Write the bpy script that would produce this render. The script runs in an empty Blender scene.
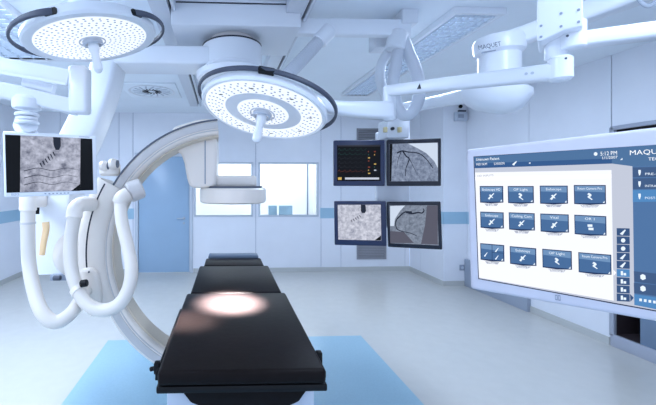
import bpy, bmesh, math, random
from mathutils import Vector as V, Matrix
random.seed(4)
SC = bpy.context.scene
COL = SC.collection
PI = math.pi

# ------------------------------------------------------------------ camera model (pixels of the 656x405 frame)
F, PPX, PPY, CAMH, YAW = 350.0, 237.3, 184.0, 1.6, math.radians(2.5)
CAM = V((0, 0, CAMH))
RT = V((math.cos(YAW), -math.sin(YAW), 0)); FW = V((math.sin(YAW), math.cos(YAW), 0)); UP = V((0, 0, 1))
def ray(x, y): return RT * ((x - PPX) / F) + FW - UP * ((y - PPY) / F)
def W(x, y, d): return CAM + ray(x, y) * d
def proj(p):
    q = V(p) - CAM; d = q.dot(FW); return PPX + F*q.dot(RT)/d, PPY - F*q.dot(UP)/d
def near_px(ps, x, y): return min(range(len(ps)), key=lambda i: (proj(ps[i])[0]-x)**2 + (proj(ps[i])[1]-y)**2)
def WY(x, y, Y): r = ray(x, y); return CAM + r * (Y / r.y)
def WX(x, y, X): r = ray(x, y); return CAM + r * (X / r.x)
def WZ(x, y, z): r = ray(x, y); return CAM + r * ((z - CAMH) / r.z)

# ------------------------------------------------------------------ materials
def lin(c): return tuple(((v/255)/12.92 if v/255 <= .04045 else ((v/255+.055)/1.055)**2.4) for v in c)
def mat(name, rgb, rough=.45, metal=0, spec=.5, noise=0, nscale=20, emit=None, estr=0, bump=0, coat=0):
    m = bpy.data.materials.new(name); m.use_nodes = True
    nt = m.node_tree; b = nt.nodes['Principled BSDF']
    c = lin(rgb) + (1,)
    b.inputs['Base Color'].default_value = c
    b.inputs['Roughness'].default_value = rough
    b.inputs['Metallic'].default_value = metal
    b.inputs['Specular IOR Level'].default_value = spec
    if coat: b.inputs['Coat Weight'].default_value = coat; b.inputs['Coat Roughness'].default_value = .08
    if emit:
        b.inputs['Emission Color'].default_value = lin(emit) + (1,); b.inputs['Emission Strength'].default_value = estr
    if noise or bump:
        tc = nt.nodes.new('ShaderNodeTexCoord'); n = nt.nodes.new('ShaderNodeTexNoise')
        n.inputs['Scale'].default_value = nscale; n.inputs['Detail'].default_value = 4
        nt.links.new(tc.outputs['Object'], n.inputs['Vector'])
        if noise:
            r = nt.nodes.new('ShaderNodeValToRGB')
            lo = [v*(1-noise) for v in c[:3]]; hi = [min(1, v*(1+noise)) for v in c[:3]]
            r.color_ramp.elements[0].color = lo + [1]; r.color_ramp.elements[1].color = hi + [1]
            r.color_ramp.elements[0].position = .3; r.color_ramp.elements[1].position = .7
            nt.links.new(n.outputs['Fac'], r.inputs['Fac']); nt.links.new(r.outputs['Color'], b.inputs['Base Color'])
        if bump:
            bp = nt.nodes.new('ShaderNodeBump'); bp.inputs['Strength'].default_value = bump; bp.inputs['Distance'].default_value = .01
            nt.links.new(n.outputs['Fac'], bp.inputs['Height']); nt.links.new(bp.outputs['Normal'], b.inputs['Normal'])
    return m
def glow(name, rgb, s=1.0):                      # lit pixels of a screen
    return mat(name, (5, 5, 6), .35, spec=.15, emit=rgb, estr=s)
def xray(name, dark, light, scale, seed):        # grey grainy picture on a lit screen
    m = glow(name, light); nt = m.node_tree; b = nt.nodes['Principled BSDF']
    tc = nt.nodes.new('ShaderNodeTexCoord'); mp = nt.nodes.new('ShaderNodeMapping'); mp.inputs['Location'].default_value = (seed, seed*2.3, seed*.7)
    a = nt.nodes.new('ShaderNodeTexNoise'); a.inputs['Scale'].default_value = scale; a.inputs['Detail'].default_value = 6; a.inputs['Roughness'].default_value = .62
    r = nt.nodes.new('ShaderNodeValToRGB'); e = r.color_ramp.elements
    e[0].position = .3; e[1].position = .72; e[0].color = lin(dark) + (1,); e[1].color = lin(light) + (1,)
    nt.links.new(tc.outputs['Object'], mp.inputs['Vector']); nt.links.new(mp.outputs['Vector'], a.inputs['Vector'])
    nt.links.new(a.outputs['Fac'], r.inputs['Fac']); nt.links.new(r.outputs['Color'], b.inputs['Emission Color'])
    return m

M = {}
M['wall'] = mat('wall_panel_laminate', (230, 233, 240), .35, noise=.02, nscale=3)
M['gap'] = mat('panel_joint', (120, 135, 160), .6)
M['ceil'] = mat('ceiling_paint', (236, 243, 250), .6, noise=.02, nscale=2)
M['floor'] = mat('floor_vinyl', (199, 198, 193), .2, noise=.02, nscale=9)
M['mat'] = mat('floor_blue_vinyl', (156, 190, 207), .25, noise=.03, nscale=60)
M['skirt'] = mat('skirting_vinyl', (190, 192, 190), .4)
M['stripe'] = mat('stripe_laminate', (158, 192, 212), .35)
M['door'] = mat('door_blue_laminate', (152, 180, 206), .3, noise=.03, nscale=2)
M['dframe'] = mat('door_frame_steel', (196, 204, 214), .35)
M['white'] = mat('white_lacquer', (232, 236, 242), .28, coat=.2)
M['offw'] = mat('off_white_plastic', (222, 226, 232), .4)
M['lgrey'] = mat('light_grey_plastic', (190, 198, 210), .4)
M['grey'] = mat('mid_grey_plastic', (146, 154, 170), .4)
M['dgrey'] = mat('dark_grey_rubber', (66, 72, 88), .5)
M['black'] = mat('black_rubber', (14, 14, 16), .45, spec=.2)
M['cush'] = mat('black_leatherette', (20, 15, 15), .42, noise=.12, nscale=40, bump=.05, spec=.1)
M['cush2'] = mat('blue_grey_vinyl', (84, 100, 120), .4)
M['steel'] = mat('brushed_steel', (180, 186, 194), .3, metal=.9)
M['hose'] = mat('grey_hose', (212, 217, 224), .42)
M['hose2'] = mat('ribbed_hose', (200, 205, 214), .5)
M['navy'] = mat('navy_bezel', (36, 48, 82), .35)
M['nearblack'] = mat('charcoal_bezel', (20, 25, 40), .35)
M['silver'] = mat('silver_bezel', (208, 206, 216), .35)
M['seam'] = mat('dark_seam', (92, 98, 112), .5)
M['beige'] = mat('beige_liner', (214, 202, 184), .5)
M['ochre'] = mat('ochre_grip', (240, 206, 160), .45)
M['lens'] = mat('lamp_lens', (120, 124, 130), .3, emit=(240, 246, 255), estr=.85)
M['lens2'] = mat('lamp_lens_recess', (170, 184, 204), .3, emit=(180, 200, 230), estr=.3)
M['led'] = mat('led_hole', (120, 130, 150), .4, emit=(150, 160, 190), estr=.25)
M['ledk'] = mat('dark_marker', (30, 34, 44), .5)
M['troff'] = mat('lit_diffuser', (235, 242, 250), .5, emit=(206, 228, 255), estr=.9)
M['louv'] = mat('louvre_metal', (200, 210, 222), .3)
M['grille'] = mat('grille_metal', (146, 146, 152), .5)
M['grille_d'] = mat('grille_slot', (92, 92, 98), .6)
M['rail'] = mat('rail_aluminium', (208, 212, 220), .35)
M['slot'] = mat('rail_slot', (34, 38, 50), .6)
M['brown'] = mat('dark_brown_veneer', (58, 50, 54), .45)
M['tint'] = mat('blue_grey_pane', (112, 134, 160), .12)
M['alu'] = mat('cabinet_aluminium', (170, 176, 190), .35)
M['text'] = mat('dark_print', (60, 68, 90), .5)
M['yell'] = mat('cream_connector', (214, 200, 150), .45)
M['kick'] = mat('guard_panel', (158, 168, 184), .4)
M['bag'] = mat('room_white', (238, 242, 246), .6)
g = bpy.data.materials.new('window_glass'); g.use_nodes = True
gn = g.node_tree.nodes['Principled BSDF']; gn.inputs['Transmission Weight'].default_value = 1; gn.inputs['Roughness'].default_value = 0; gn.inputs['IOR'].default_value = 1.02
M['glass'] = g

# ------------------------------------------------------------------ mesh builder
class MB:
    def __init__(s): s.bm = bmesh.new()
    def add(s, t, mi=0, bevel=0, seg=2):
        if bevel:
            bmesh.ops.recalc_face_normals(t, faces=t.faces)
            ed = [e for e in t.edges if len(e.link_faces) == 2 and e.calc_face_angle(0) > .5]
            bmesh.ops.bevel(t, geom=ed, offset=bevel, segments=seg, profile=.5, affect='EDGES', clamp_overlap=True)
        for f in t.faces: f.material_index = mi
        me = bpy.data.meshes.new('t'); t.to_mesh(me); t.free(); s.bm.from_mesh(me); bpy.data.meshes.remove(me)
        return s
    def hexa(s, p, mi=0, bevel=0, seg=2):          # 4 points of one face, 4 of the opposite
        t = bmesh.new(); v = [t.verts.new(q) for q in p]
        for f in ((0,1,2,3),(7,6,5,4),(0,4,5,1),(1,5,6,2),(2,6,7,3),(3,7,4,0)): t.faces.new([v[i] for i in f])
        bmesh.ops.recalc_face_normals(t, faces=t.faces)
        return s.add(t, mi, bevel, seg)
    def box(s, a, b, mi=0, bevel=0, seg=2):
        (x0,y0,z0),(x1,y1,z1) = a, b
        return s.hexa([(x0,y0,z0),(x1,y0,z0),(x1,y0,z1),(x0,y0,z1),(x0,y1,z0),(x1,y1,z0),(x1,y1,z1),(x0,y1,z1)], mi, bevel, seg)
    def prism(s, pts, ext, mi=0, bevel=0, seg=2):  # planar polygon pushed along ext
        t = bmesh.new(); n = len(pts); e = V(ext)
        a = [t.verts.new(p) for p in pts]; b = [t.verts.new(V(p)+e) for p in pts]
        t.faces.new(a); t.faces.new(b[::-1])
        for i in range(n): t.faces.new((a[i], b[i], b[(i+1) % n], a[(i+1) % n]))
        bmesh.ops.recalc_face_normals(t, faces=t.faces)
        return s.add(t, mi, bevel, seg)
    def lathe(s, prof, o, n, mi=0, seg=40, bevel=0, caps=True):   # (radius, height along n)
        n = V(n).normalized(); u = n.orthogonal().normalized(); w = n.cross(u); t = bmesh.new(); rings = []
        for r, h in prof:
            if r < 1e-6: rings.append([t.verts.new(V(o) + n*h)])
            else: rings.append([t.verts.new(V(o) + n*h + (u*math.cos(2*PI*k/seg) + w*math.sin(2*PI*k/seg))*r) for k in range(seg)])
        for A, B in zip(rings, rings[1:]):
            for k in range(seg):
                k2 = (k+1) % seg
                if len(A) == 1 and len(B) == 1: continue
                if len(A) == 1: t.faces.new((A[0], B[k], B[k2]))
                elif len(B) == 1: t.faces.new((A[k], B[0], A[k2]))
                else: t.faces.new((A[k], B[k], B[k2], A[k2]))
        for R in (rings[0], rings[-1]):
            if caps and len(R) > 1: t.faces.new(R)
        bmesh.ops.recalc_face_normals(t, faces=t.faces)
        return s.add(t, mi, bevel)
    def sweep(s, path, sect, mi=0, closed=False, up=None, cap=True, bevel=0):
        # sect: list of (a,b); or function(i,frac)->list; frame: a along side, b along 'up'
        P = [V(p) for p in path]; n = len(P); t = bmesh.new(); rings = []; side = None
        for i in range(n):
            tg = ((P[(i+1) % n] - P[i-1]) if closed else (P[min(i+1, n-1)] - P[max(i-1, 0)])).normalized()
            if up is not None:
                sd = tg.cross(V(up)).normalized(); nm = sd.cross(tg).normalized()
            else:
                if side is None: side = tg.orthogonal().normalized()
                sd = (side - tg * side.dot(tg)).normalized(); side = sd; nm = sd.cross(tg).normalized()
            q = sect(i/(n-1)) if callable(sect) else sect
            rings.append([t.verts.new(P[i] + sd*a + nm*b) for a, b in q])
        k = len(rings[0])
        for A, B in (list(zip(rings, rings[1:])) + ([(rings[-1], rings[0])] if closed else [])):
            for j in range(k): t.faces.new((A[j], B[j], B[(j+1) % k], A[(j+1) % k]))
        if cap and not closed: t.faces.new(rings[0]); t.faces.new(rings[-1])
        bmesh.ops.recalc_face_normals(t, faces=t.faces)
        return s.add(t, mi, bevel)
    def tube(s, path, r, mi=0, seg=14, closed=False, cap=True):
        return s.sweep(path, circ(r, seg), mi, closed, cap=cap)
    def cyl(s, a, b, r, mi=0, seg=24, bevel=0):
        d = V(b) - V(a); L = d.length; e = min(bevel, r*.5, L*.5)
        pr = [(0,0),(r-e,0),(r,e),(r,L-e),(r-e,L),(0,L)] if e else [(0,0),(r,0),(r,L),(0,L)]
        return s.lathe(pr, a, d, mi, seg)
    def face(s, pts, mi=0):
        t = bmesh.new(); t.faces.new([t.verts.new(p) for p in pts]); return s.add(t, mi)
    def build(s, name, mats, parent=None, origin=None, angle=35):
        me = bpy.data.meshes.new(name); bmesh.ops.remove_doubles(s.bm, verts=s.bm.verts, dist=1e-6)
        if parent is not None:
            origin = parent['_o'] if '_o' in parent else (0, 0, 0)
        elif origin is None:
            xs = [v.co for v in s.bm.verts]
            origin = V(((min(c.x for c in xs)+max(c.x for c in xs))/2, (min(c.y for c in xs)+max(c.y for c in xs))/2, min(c.z for c in xs)))
        o3 = V(tuple(origin))
        bmesh.ops.translate(s.bm, verts=s.bm.verts, vec=-o3)
        s.bm.to_mesh(me); s.bm.free()
        me.shade_smooth(); me.set_sharp_from_angle(angle=math.radians(angle))
        for m in (mats if isinstance(mats, (list, tuple)) else [mats]): me.materials.append(M[m] if isinstance(m, str) else m)
        o = bpy.data.objects.new(name, me); COL.objects.link(o)
        if parent is not None: o.parent = parent
        else: o.location = o3
        o['_o'] = tuple(o3)
        return o
def circ(r, seg=14): return [(r*math.cos(2*PI*k/seg), r*math.sin(2*PI*k/seg)) for k in range(seg)]
def rrect(w, h, r=None, n=3):                       # rounded rectangle section
    r = r if r is not None else min(w, h)*.2; out = []
    for cx, cy, a0 in ((w/2-r, h/2-r, 0), (-w/2+r, h/2-r, PI/2), (-w/2+r, -h/2+r, PI), (w/2-r, -h/2+r, 1.5*PI)):
        for k in range(n+1): a = a0 + k*PI/2/n; out.append((cx + r*math.cos(a), cy + r*math.sin(a)))
    return out
def spline(pts, n=8):                               # Catmull-Rom
    P = [V(p) for p in pts]; P = [P[0]*2-P[1]] + P + [P[-1]*2-P[-2]]; out = []
    for i in range(1, len(P)-2):
        a, b, c, d = P[i-1:i+3]
        for k in range(n):
            t = k/n; out.append(((b*2) + (c-a)*t + (a*2-b*5+c*4-d)*t*t + (b*3-a-c*3+d)*t**3)*.5)
    out.append(P[-2]); return out
def base_name(o): return o.name.split('.')[0]
def thing(name, label, cat, loc, group=None):
    o = bpy.data.objects.new(name, None); COL.objects.link(o); o.location = loc; o.empty_display_size = .1
    o['_o'] = tuple(loc); return tag(o, label, cat, group)
def tag(o, label, cat, group=None):
    o['label'] = label; o['category'] = cat
    if group: o['group'] = group
    return o
def struct(o, label=None):
    o['kind'] = 'structure'
    if label: o['label'] = label
    return o
def text_mesh(mb, txt, o, r, u, size, mi=0, align='LEFT'):
    c = bpy.data.curves.new('t', 'FONT'); c.body = txt; c.size = size; c.align_x = align; c.resolution_u = 2
    ob = bpy.data.objects.new('t', c); COL.objects.link(ob)
    me = ob.to_mesh(); t = bmesh.new(); t.from_mesh(me); ob.to_mesh_clear()
    bpy.data.objects.remove(ob); bpy.data.curves.remove(c)
    for v in t.verts: v.co = V(o) + V(r)*v.co.x + V(u)*v.co.y
    mb.add(t, mi)

# ------------------------------------------------------------------ the room
YB, XL, XR, XR2, YRET, ZC, YF = 6.35, -3.5, 3.48, 3.86, 5.36, 2.88, -1.2
struct(MB().box((XL-.1, YF, -.1), (XR2+.1, YB+.1, 0)).build('floor', 'floor', origin=(0,0,0)))
fl = bpy.data.objects['floor']
a, b = WZ(102.5, 341.5, 0), WZ(360, 335, 0); yb = (a.y+b.y)/2
o = MB().box((a.x+.05, -.4, .0), (b.x, yb, .003)).build('floor_inlay', 'mat', fl); o['label'] = 'light blue rectangle let into the pale floor under the table'
struct(MB().box((XL-.1, YF, ZC), (XR2+.1, YB+.1, ZC+.1)).build('ceiling', 'ceil', origin=(0,0,ZC)))

def wall_panels(mb, cuts, holes, z0, z1, put, gap=.004):
    """panels between cuts along s; holes: (s0,s1,za,zb); put(s0,s1,za,zb) adds a panel"""
    zs = sorted({z0, z1} | {h[2] for h in holes} | {h[3] for h in holes})
    ss = sorted(set(cuts) | {h[0] for h in holes} | {h[1] for h in holes})
    for i in range(len(ss)-1):
        s0, s1 = ss[i], ss[i+1]; za = z0
        ga = gap if ss[i] in cuts else 0; gb = gap if ss[i+1] in cuts else 0
        hs = sorted([h for h in holes if h[0] <= s0 + 1e-6 and h[1] >= s1 - 1e-6], key=lambda h: h[2])
        for h in hs:
            if h[2] > za + 1e-6: put(s0+ga, s1-gb, za, h[2])
            za = h[3]
        if za < z1 - 1e-6: put(s0+ga, s1-gb, za, z1)
def bx(x): return WY(x, 184, YB).x
def bz(y): return WY(230, y, YB).z
dx0, dx1, dz1 = bx(138.5), bx(189.5), bz(156.5)
w1 = (bx(194), bx(253), bz(217), bz(162)); w2 = (bx(258.5), bx(318.5), bz(217), bz(162))
cuts = [XL] + [bx(x) for x in (60, 119, 133)] + [bx(x) for x in (255.8, 321, 341, 405)] + [XR]
mb = MB()
holes = [(dx0, dx1, 0, dz1), w1, w2]
wall_panels(mb, cuts, holes, 0, ZC, lambda s0, s1, za, zb: mb.box((s0, YB, za), (s1, YB+.03, zb), 0))
# backing strips behind the joints
for c in cuts[1:-1]:
    if c < dx0 or c > w2[1]: mb.box((c-.03, YB+.012, 0), (c+.03, YB+.04, ZC), 1)
    else:
        mb.box((c-.012, YB+.012, 0), (c+.012, YB+.04, ZC), 1)
struct(mb.build('wall_back', ['wall', 'gap']))
# left wall: panels along y
mb = MB(); cl = [YF, .3, 1.5, 2.7, 3.9, 5.1, YB]
wall_panels(mb, cl, [], 0, ZC, lambda s0, s1, za, zb: mb.box((XL-.03, s0, za), (XL, s1, zb), 0))
mb.box((XL-.06, YF, 0), (XL-.02, YB, ZC), 1)
struct(mb.build('wall_left', ['wall', 'gap']))
# right wall: deep part, return, near part with a cabinet opening
cabY1 = WX(611.5, 184, XR2).y; cabY0 = .9
cabZ0, cabZ1 = .1, WX(611.5, 127.5, XR2).z
mb = MB()
wall_panels(mb, [YRET, WX(420.5, 184, XR).y, YB], [], 0, ZC, lambda s0, s1, za, zb: mb.box((XR, YRET+.03 if s0 < YRET+.02 else s0, za), (XR+.03, s1, zb), 0))
mb.box((XR+.012, YRET+.04, 0), (XR+.05, YB, ZC), 1)
mb.box((XR, YRET, 0), (XR2+.03, YRET+.03, ZC), 0)
c2 = [YF, cabY0, cabY1, WX(529, 184, XR2).y, YRET]
wall_panels(mb, c2, [(cabY0, cabY1, cabZ0, cabZ1)], 0, ZC, lambda s0, s1, za, zb: mb.box((XR2, s0, za), (XR2+.03, s1, zb), 0))
for c in c2[1:-1]: mb.box((XR2+.012, c-.02, 0 if c > cabY1+.01 else cabZ1), (XR2+.04, c+.02, ZC), 1)
struct(mb.build('wall_right', ['wall', 'gap']))
# skirtings
H = .075
mb = MB(); mb.box((XL, YB-.012, 0), (dx0-.07, YB, H)); mb.box((dx1+.07, YB-.012, 0), (XR, YB, H)); struct(mb.build('baseboard_back', 'skirt'))
struct(MB().box((XL, YF, 0), (XL+.012, YB, H)).build('baseboard_left', 'skirt'))
mb = MB(); mb.box((XR-.012, YRET, 0), (XR, YB, H)); mb.box((XR, YRET-.012, 0), (XR2, YRET, H)); mb.box((XR2-.012, cabY1+.01, 0), (XR2, YRET, H)); struct(mb.build('baseboard_right', 'skirt'))
kp = WX(531, 305, XR2).y
struct(MB().box((XR2-.05, kp, 0), (XR2, YRET-.013, .42), 0, .004).build('trim_5', 'kick'), 'low grey guard panel on the right wall behind the big display')
# stripes
sz0, sz1 = bz(218.7), bz(208.2)
mb = MB(); e = .003
mb.box((XL, YB-e, sz0), (dx0-.08, YB, sz1)); mb.box((w2[1]+.03, YB-e, sz0), (XR, YB, sz1)); struct(mb.build('trim_1', 'stripe'), 'teal blue stripe along the back wall')
struct(MB().box((XL, YF, sz0), (XL+e, YB, sz1)).build('trim_2', 'stripe'), 'teal blue stripe along the left wall')
mb = MB(); mb.box((XR-e, YRET, sz0), (XR, YB, sz1)); mb.box((XR, YRET-e, sz0), (XR2, YRET, sz1)); mb.box((XR2-e, cabY1+.05, sz0), (XR2, YRET, sz1)); struct(mb.build('trim_3', 'stripe'), 'teal blue stripe along the right wall')
# door
mb = MB(); t = .06
mb.box((dx0-t, YB-.03, 0), (dx0, YB+.05, dz1+t), 0, .006); mb.box((dx1, YB-.03, 0), (dx1+t, YB+.05, dz1+t), 0, .006); mb.box((dx0, YB-.03, dz1), (dx1, YB+.05, dz1+t), 0, .006)
dr = struct(mb.build('door_1', 'dframe', origin=((dx0+dx1)/2, YB, 0)), 'blue hinged door in the back wall')
MB().box((dx0+.004, YB-.005, .012), (dx1-.004, YB+.04, dz1-.004), 0, .004).build('door_leaf', 'door', dr)
hx = dx1-.1; hz = bz(218)
mb = MB(); mb.cyl((hx, YB-.005, hz), (hx, YB-.055, hz), .011, bevel=.002); mb.cyl((hx+.008, YB-.05, hz), (hx-.12, YB-.05, hz), .009, bevel=.003); mb.cyl((hx, YB-.004, hz), (hx, YB-.012, hz), .026, bevel=.002); mb.cyl((hx, YB-.004, hz-.09), (hx, YB-.011, hz-.09), .02, bevel=.002)
mb.build('door_handle', 'steel', dr)
# control room windows
for i, (x0, x1, z0, z1) in enumerate((w1, w2)):
    mb = MB(); t = .03
    for q in (((x0, z0), (x1, z0+t)), ((x0, z1-t), (x1, z1)), ((x0, z0+t), (x0+t, z1-t)), ((x1-t, z0+t), (x1, z1-t))):
        mb.box((q[0][0], YB-.012, q[0][1]), (q[1][0], YB+.06, q[1][1]), 0, .003)
    w = struct(mb.build('window_%d' % (i+1), 'dframe', origin=((x0+x1)/2, YB, z0)), ('window to the bright control room nearest the blue door', 'window to the bright control room nearest the four screens')[i])
    MB().box((x0+t, YB+.02, z0+t), (x1-t, YB+.026, z1-t)).build('pane', 'glass', w)
# control room behind the windows
cx0, cx1, cy1 = w1[0]-.5, w2[1]+.5, YB+2.2
mb = MB(); mb.box((cx0, cy1, 0), (cx1, cy1+.05, 2.6)); mb.box((cx0-.05, YB+.1, 0), (cx0, cy1, 2.6)); mb.box((cx1, YB+.1, 0), (cx1+.05, cy1, 2.6)); mb.box((cx0, YB+.1, 2.6), (cx1, cy1, 2.65)); mb.box((cx0, YB+.1, -.05), (cx1, cy1, 0))
struct(mb.build('wall_control_room', 'bag'))
mb = MB(); px = WY(310.5, 184, cy1).x
for q in ((0, .03),): mb.box((px-.09+q[0], cy1-.02, 0), (px-.09+q[1], cy1, 2.1), 0, .004)
struct(mb.build('trim_4', 'gap'), 'door edging at the back of the control room')
dz = .82
for k, (xa, xb) in enumerate(((268.5, 277), (279, 292.5))):
    d = YB + .75; A = WY(xa, 205.5, d); B = WY(xb, 217, d); zc = A.z
    t = thing('computer_monitor', ('small pale computer screen seen low in the right control room window, left one of two', 'wider pale computer screen seen low in the right control room window, right one of two')[k], 'monitor', ((A.x+B.x)/2, d, dz))
    MB().box((A.x, d, dz+.1), (B.x, d+.04, zc), 0, .006).build('casing', 'stripe', t)
    MB().box((A.x+.02, d+.041, dz+.12), (B.x-.02, d+.043, zc-.02)).build('screen', glow('idle_screen', (120, 140, 170), .4), t)
    MB().cyl(((A.x+B.x)/2, d+.02, dz), ((A.x+B.x)/2, d+.02, dz+.12), .03).build('stand', 'lgrey', t)
t = thing('control_desk', 'white desk behind the control room windows carrying two small screens', 'desk', ((cx0+cx1)/2, YB+.7, 0))
MB().box((w1[0]-.1, YB+.35, dz-.04), (w2[1]+.1, YB+1.1, dz), 0, .005).build('desktop', 'white', t)
for x in (w1[0], (w1[0]+w2[1])/2, w2[1]): MB().box((x-.03, YB+.4, 0), (x+.03, YB+1.05, dz-.04)).build('leg', 'lgrey', t)

# ------------------------------------------------------------------ ceiling fittings
def troffer(label, x0, x1, y0, y1):
    t = thing('ceiling_light', label, 'ceiling light', ((x0+x1)/2, (y0+y1)/2, ZC))
    MB().box((x0+.02, y0+.02, ZC-.012), (x1-.02, y1-.02, ZC-.006)).build('diffuser', 'troff', t)
    mb = MB(); f = .035
    for a, b in (((x0, y0), (x1, y0+f)), ((x0, y1-f), (x1, y1)), ((x0, y0+f), (x0+f, y1-f)), ((x1-f, y0+f), (x1, y1-f))):
        mb.box((a[0], a[1], ZC-.045), (b[0], b[1], ZC), 0, .004)
    mb.build('frame', 'white', t)
    mb = MB(); n = 7
    for k in range(1, n): x = x0 + (x1-x0)*k/n; mb.box((x-.006, y0+f, ZC-.042), (x+.006, y1-f, ZC-.014))
    m = int((y1-y0)/.075)
    for k in range(1, m): y = y0 + (y1-y0)*k/m; mb.box((x0+f, y-.004, ZC-.040), (x1-f, y+.004, ZC-.014))
    mb.build('louvre', 'louv', t)
tx0, tx1 = WZ(341, 93, ZC), WZ(366, 94, ZC)
troffer('long louvred ceiling light right of the hose loops', tx0.x, tx1.x+.02, 2.45, tx0.y)
troffer('louvred ceiling light in the top left corner beyond the left surgical lamp', -2.35, -1.5, 2.1, 3.6)
# swirl diffuser
c = WZ(152, 90, ZC); s = .36
t = thing('air_diffuser', 'square ceiling air vent with a swirl of dark slots', 'air vent', (c.x, c.y, ZC))
MB().box((c.x-s, c.y-s, ZC-.02), (c.x+s, c.y+s, ZC), 0, .006).build('plate', 'ceil', t)
mb = MB(); N = 16
for k in range(N):
    a = 2*PI*k/N
    def q(r, da): return V((c.x + r*math.cos(a+da), c.y + r*math.sin(a+da), ZC-.0215))
    mb.prism([q(.05, 0), q(.13, .3), q(.13, .42), q(.05, .2)], (0, 0, -.004), 0); mb.prism([q(.14, .34), q(.25, .62), q(.25, .72), q(.14, .48)], (0, 0, -.003), 1)
mb.build('slots', ['slot', 'lgrey'], t)
mb = MB(); mb.lathe([(.30, 0), (.31, -.006), (.29, -.006), (.28, 0)], (c.x, c.y, ZC-.0205), (0, 0, 1), caps=False); mb.build('ring', 'offw', t)
# two ceiling rails along the room
for nm, px, lab in (('l', 163, 'left aluminium ceiling rail, passing behind the swirl air vent'), ('r', 300, 'right aluminium ceiling rail, above the ribbed hose')):
    x = WZ(px, 8, ZC-.08).x
    t = thing('ceiling_rail', lab, 'rail', (x, 3.5, ZC), 'ceiling rails of the x-ray machine')
    mb = MB(); mb.box((x-.085, .6, ZC-.09), (x+.04, 5.4, ZC), 0, .006); mb.box((x+.06, .6, ZC-.09), (x+.085, 5.4, ZC), 0, .006); mb.build('profile', 'rail', t)
    MB().box((x+.035, .6, ZC-.05), (x+.065, 5.4, ZC)).build('slot', 'slot', t)
# cross bar with its end box
dB = 2.6
p0, p1 = W(276, 27, dB), W(409, 29, dB)
t = thing('ceiling_bar', 'horizontal grey bar under the ceiling between the rails and the hose loops', 'bar', ((p0.x+p1.x)/2, p0.y, p0.z))
MB().sweep([p0, p1], rrect(.07, .12, .015), up=(0,0,1)).build('beam', 'white', t)
A, B = W(376, 47, dB+.12), W(394, 33, dB+.12)
MB().box((A.x, A.y, A.z), (B.x, A.y+.14, ZC), 0, .01).build('end_box', 'offw', t)
A = W(407, 23, dB)
MB().box((A.x-.06, A.y-.05, A.z-.02), (A.x+.06, A.y+.08, ZC), 0, .008).build('ceiling_bracket', 'offw', t)
# thick hose hanging from the bar
h0 = W(325, 34, dB)
t = thing('ribbed_hose', 'thick grey hose sloping from the ceiling bar down behind the round surgical lamp', 'hose', h0)
pts = spline([h0, W(312, 49, 2.58), W(298, 64, 2.54), W(285, 78, 2.5), W(274, 92, 2.46)])
mb = MB(); mb.tube(pts, .047)
for i in range(3, len(pts)-1): mb.lathe([(.046, -.006), (.05, 0), (.046, .006)], pts[i], (pts[i+1]-pts[i-1]), 0, 16, caps=False)
mb.build('tube', 'hose2', t)
MB().cyl(W(330, 29, dB), W(318, 42, dB), .062, bevel=.01).build('collar', 'white', t)

# ------------------------------------------------------------------ wall fittings
for k, (y0, y1, lab) in enumerate(((127.5, 168, 'upper grey exhaust grille on the back wall, behind the top pair of screens'), (224, 260.5, 'lower grey exhaust grille on the back wall, below the bottom left screen'))):
    x0, x1, za, zb = bx(356.5), bx(386), bz(y1), bz(y0)
    t = thing('exhaust_grille', lab, 'grille', ((x0+x1)/2, YB, za), 'exhaust grilles on the back wall')
    mb = MB(); f = .03
    for a, b in (((x0, za), (x1, za+f)), ((x0, zb-f), (x1, zb)), ((x0, za+f), (x0+f, zb-f)), ((x1-f, za+f), (x1, zb-f))): mb.box((a[0], YB-.02, a[1]), (b[0], YB, b[1]), 0, .004)
    mb.build('frame', 'grille', t)
    mb = MB(); n = int((zb-za)/.03)
    mb.box((x0+f, YB-.003, za+f), (x1-f, YB, zb-f), 1)
    for i in range(1, n): z = za + (zb-za)*i/n; mb.hexa([(x0+f, YB-.016, z-.012), (x1-f, YB-.016, z-.012), (x1-f, YB-.004, z+.01), (x0+f, YB-.004, z+.01), (x0+f, YB-.013, z-.014), (x1-f, YB-.013, z-.014), (x1-f, YB-.001, z+.008), (x0+f, YB-.001, z+.008)], 0)
    mb.build('slats', ['grille', 'grille_d'], t)
p = WY(462, 267.5, YRET)
t = thing('wall_socket', 'small grey wall socket low on the wall left of the big display', 'socket', (p.x, YRET, p.z))
MB().box((p.x-.045, YRET-.012, p.z-.045), (p.x+.045, YRET, p.z+.045), 0, .006).build('plate', 'grey', t)
MB().cyl((p.x, YRET-.011, p.z), (p.x, YRET-.014, p.z), .022).build('insert', 'lgrey', t)
p = WY(459.5, 117, YRET)
t = thing('wall_controller', 'small boxy grey device high on the wall under the bowl shaped ceiling joint', 'wall device', (p.x, YRET, p.z))
MB().box((p.x-.1, YRET-.07, p.z-.07), (p.x+.09, YRET, p.z+.07), 0, .012).build('body', 'lgrey', t)
MB().box((p.x-.07, YRET-.078, p.z-.03), (p.x+.02, YRET-.068, p.z+.03), 0, .004).build('face', 'grey', t)
mb = MB(); mb.box((p.x-.04, YRET-.06, p.z+.07), (p.x+.07, YRET-.01, p.z+.1), 0, .005); mb.build('bracket', 'dgrey', t)
MB().lathe([(0, -.03), (.02, -.022), (.03, 0), (.02, .02), (0, .028)], (p.x, YRET-.025, p.z+.16), (0, 1, 0), 0, 16).build('sensor', 'black', t)
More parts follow.
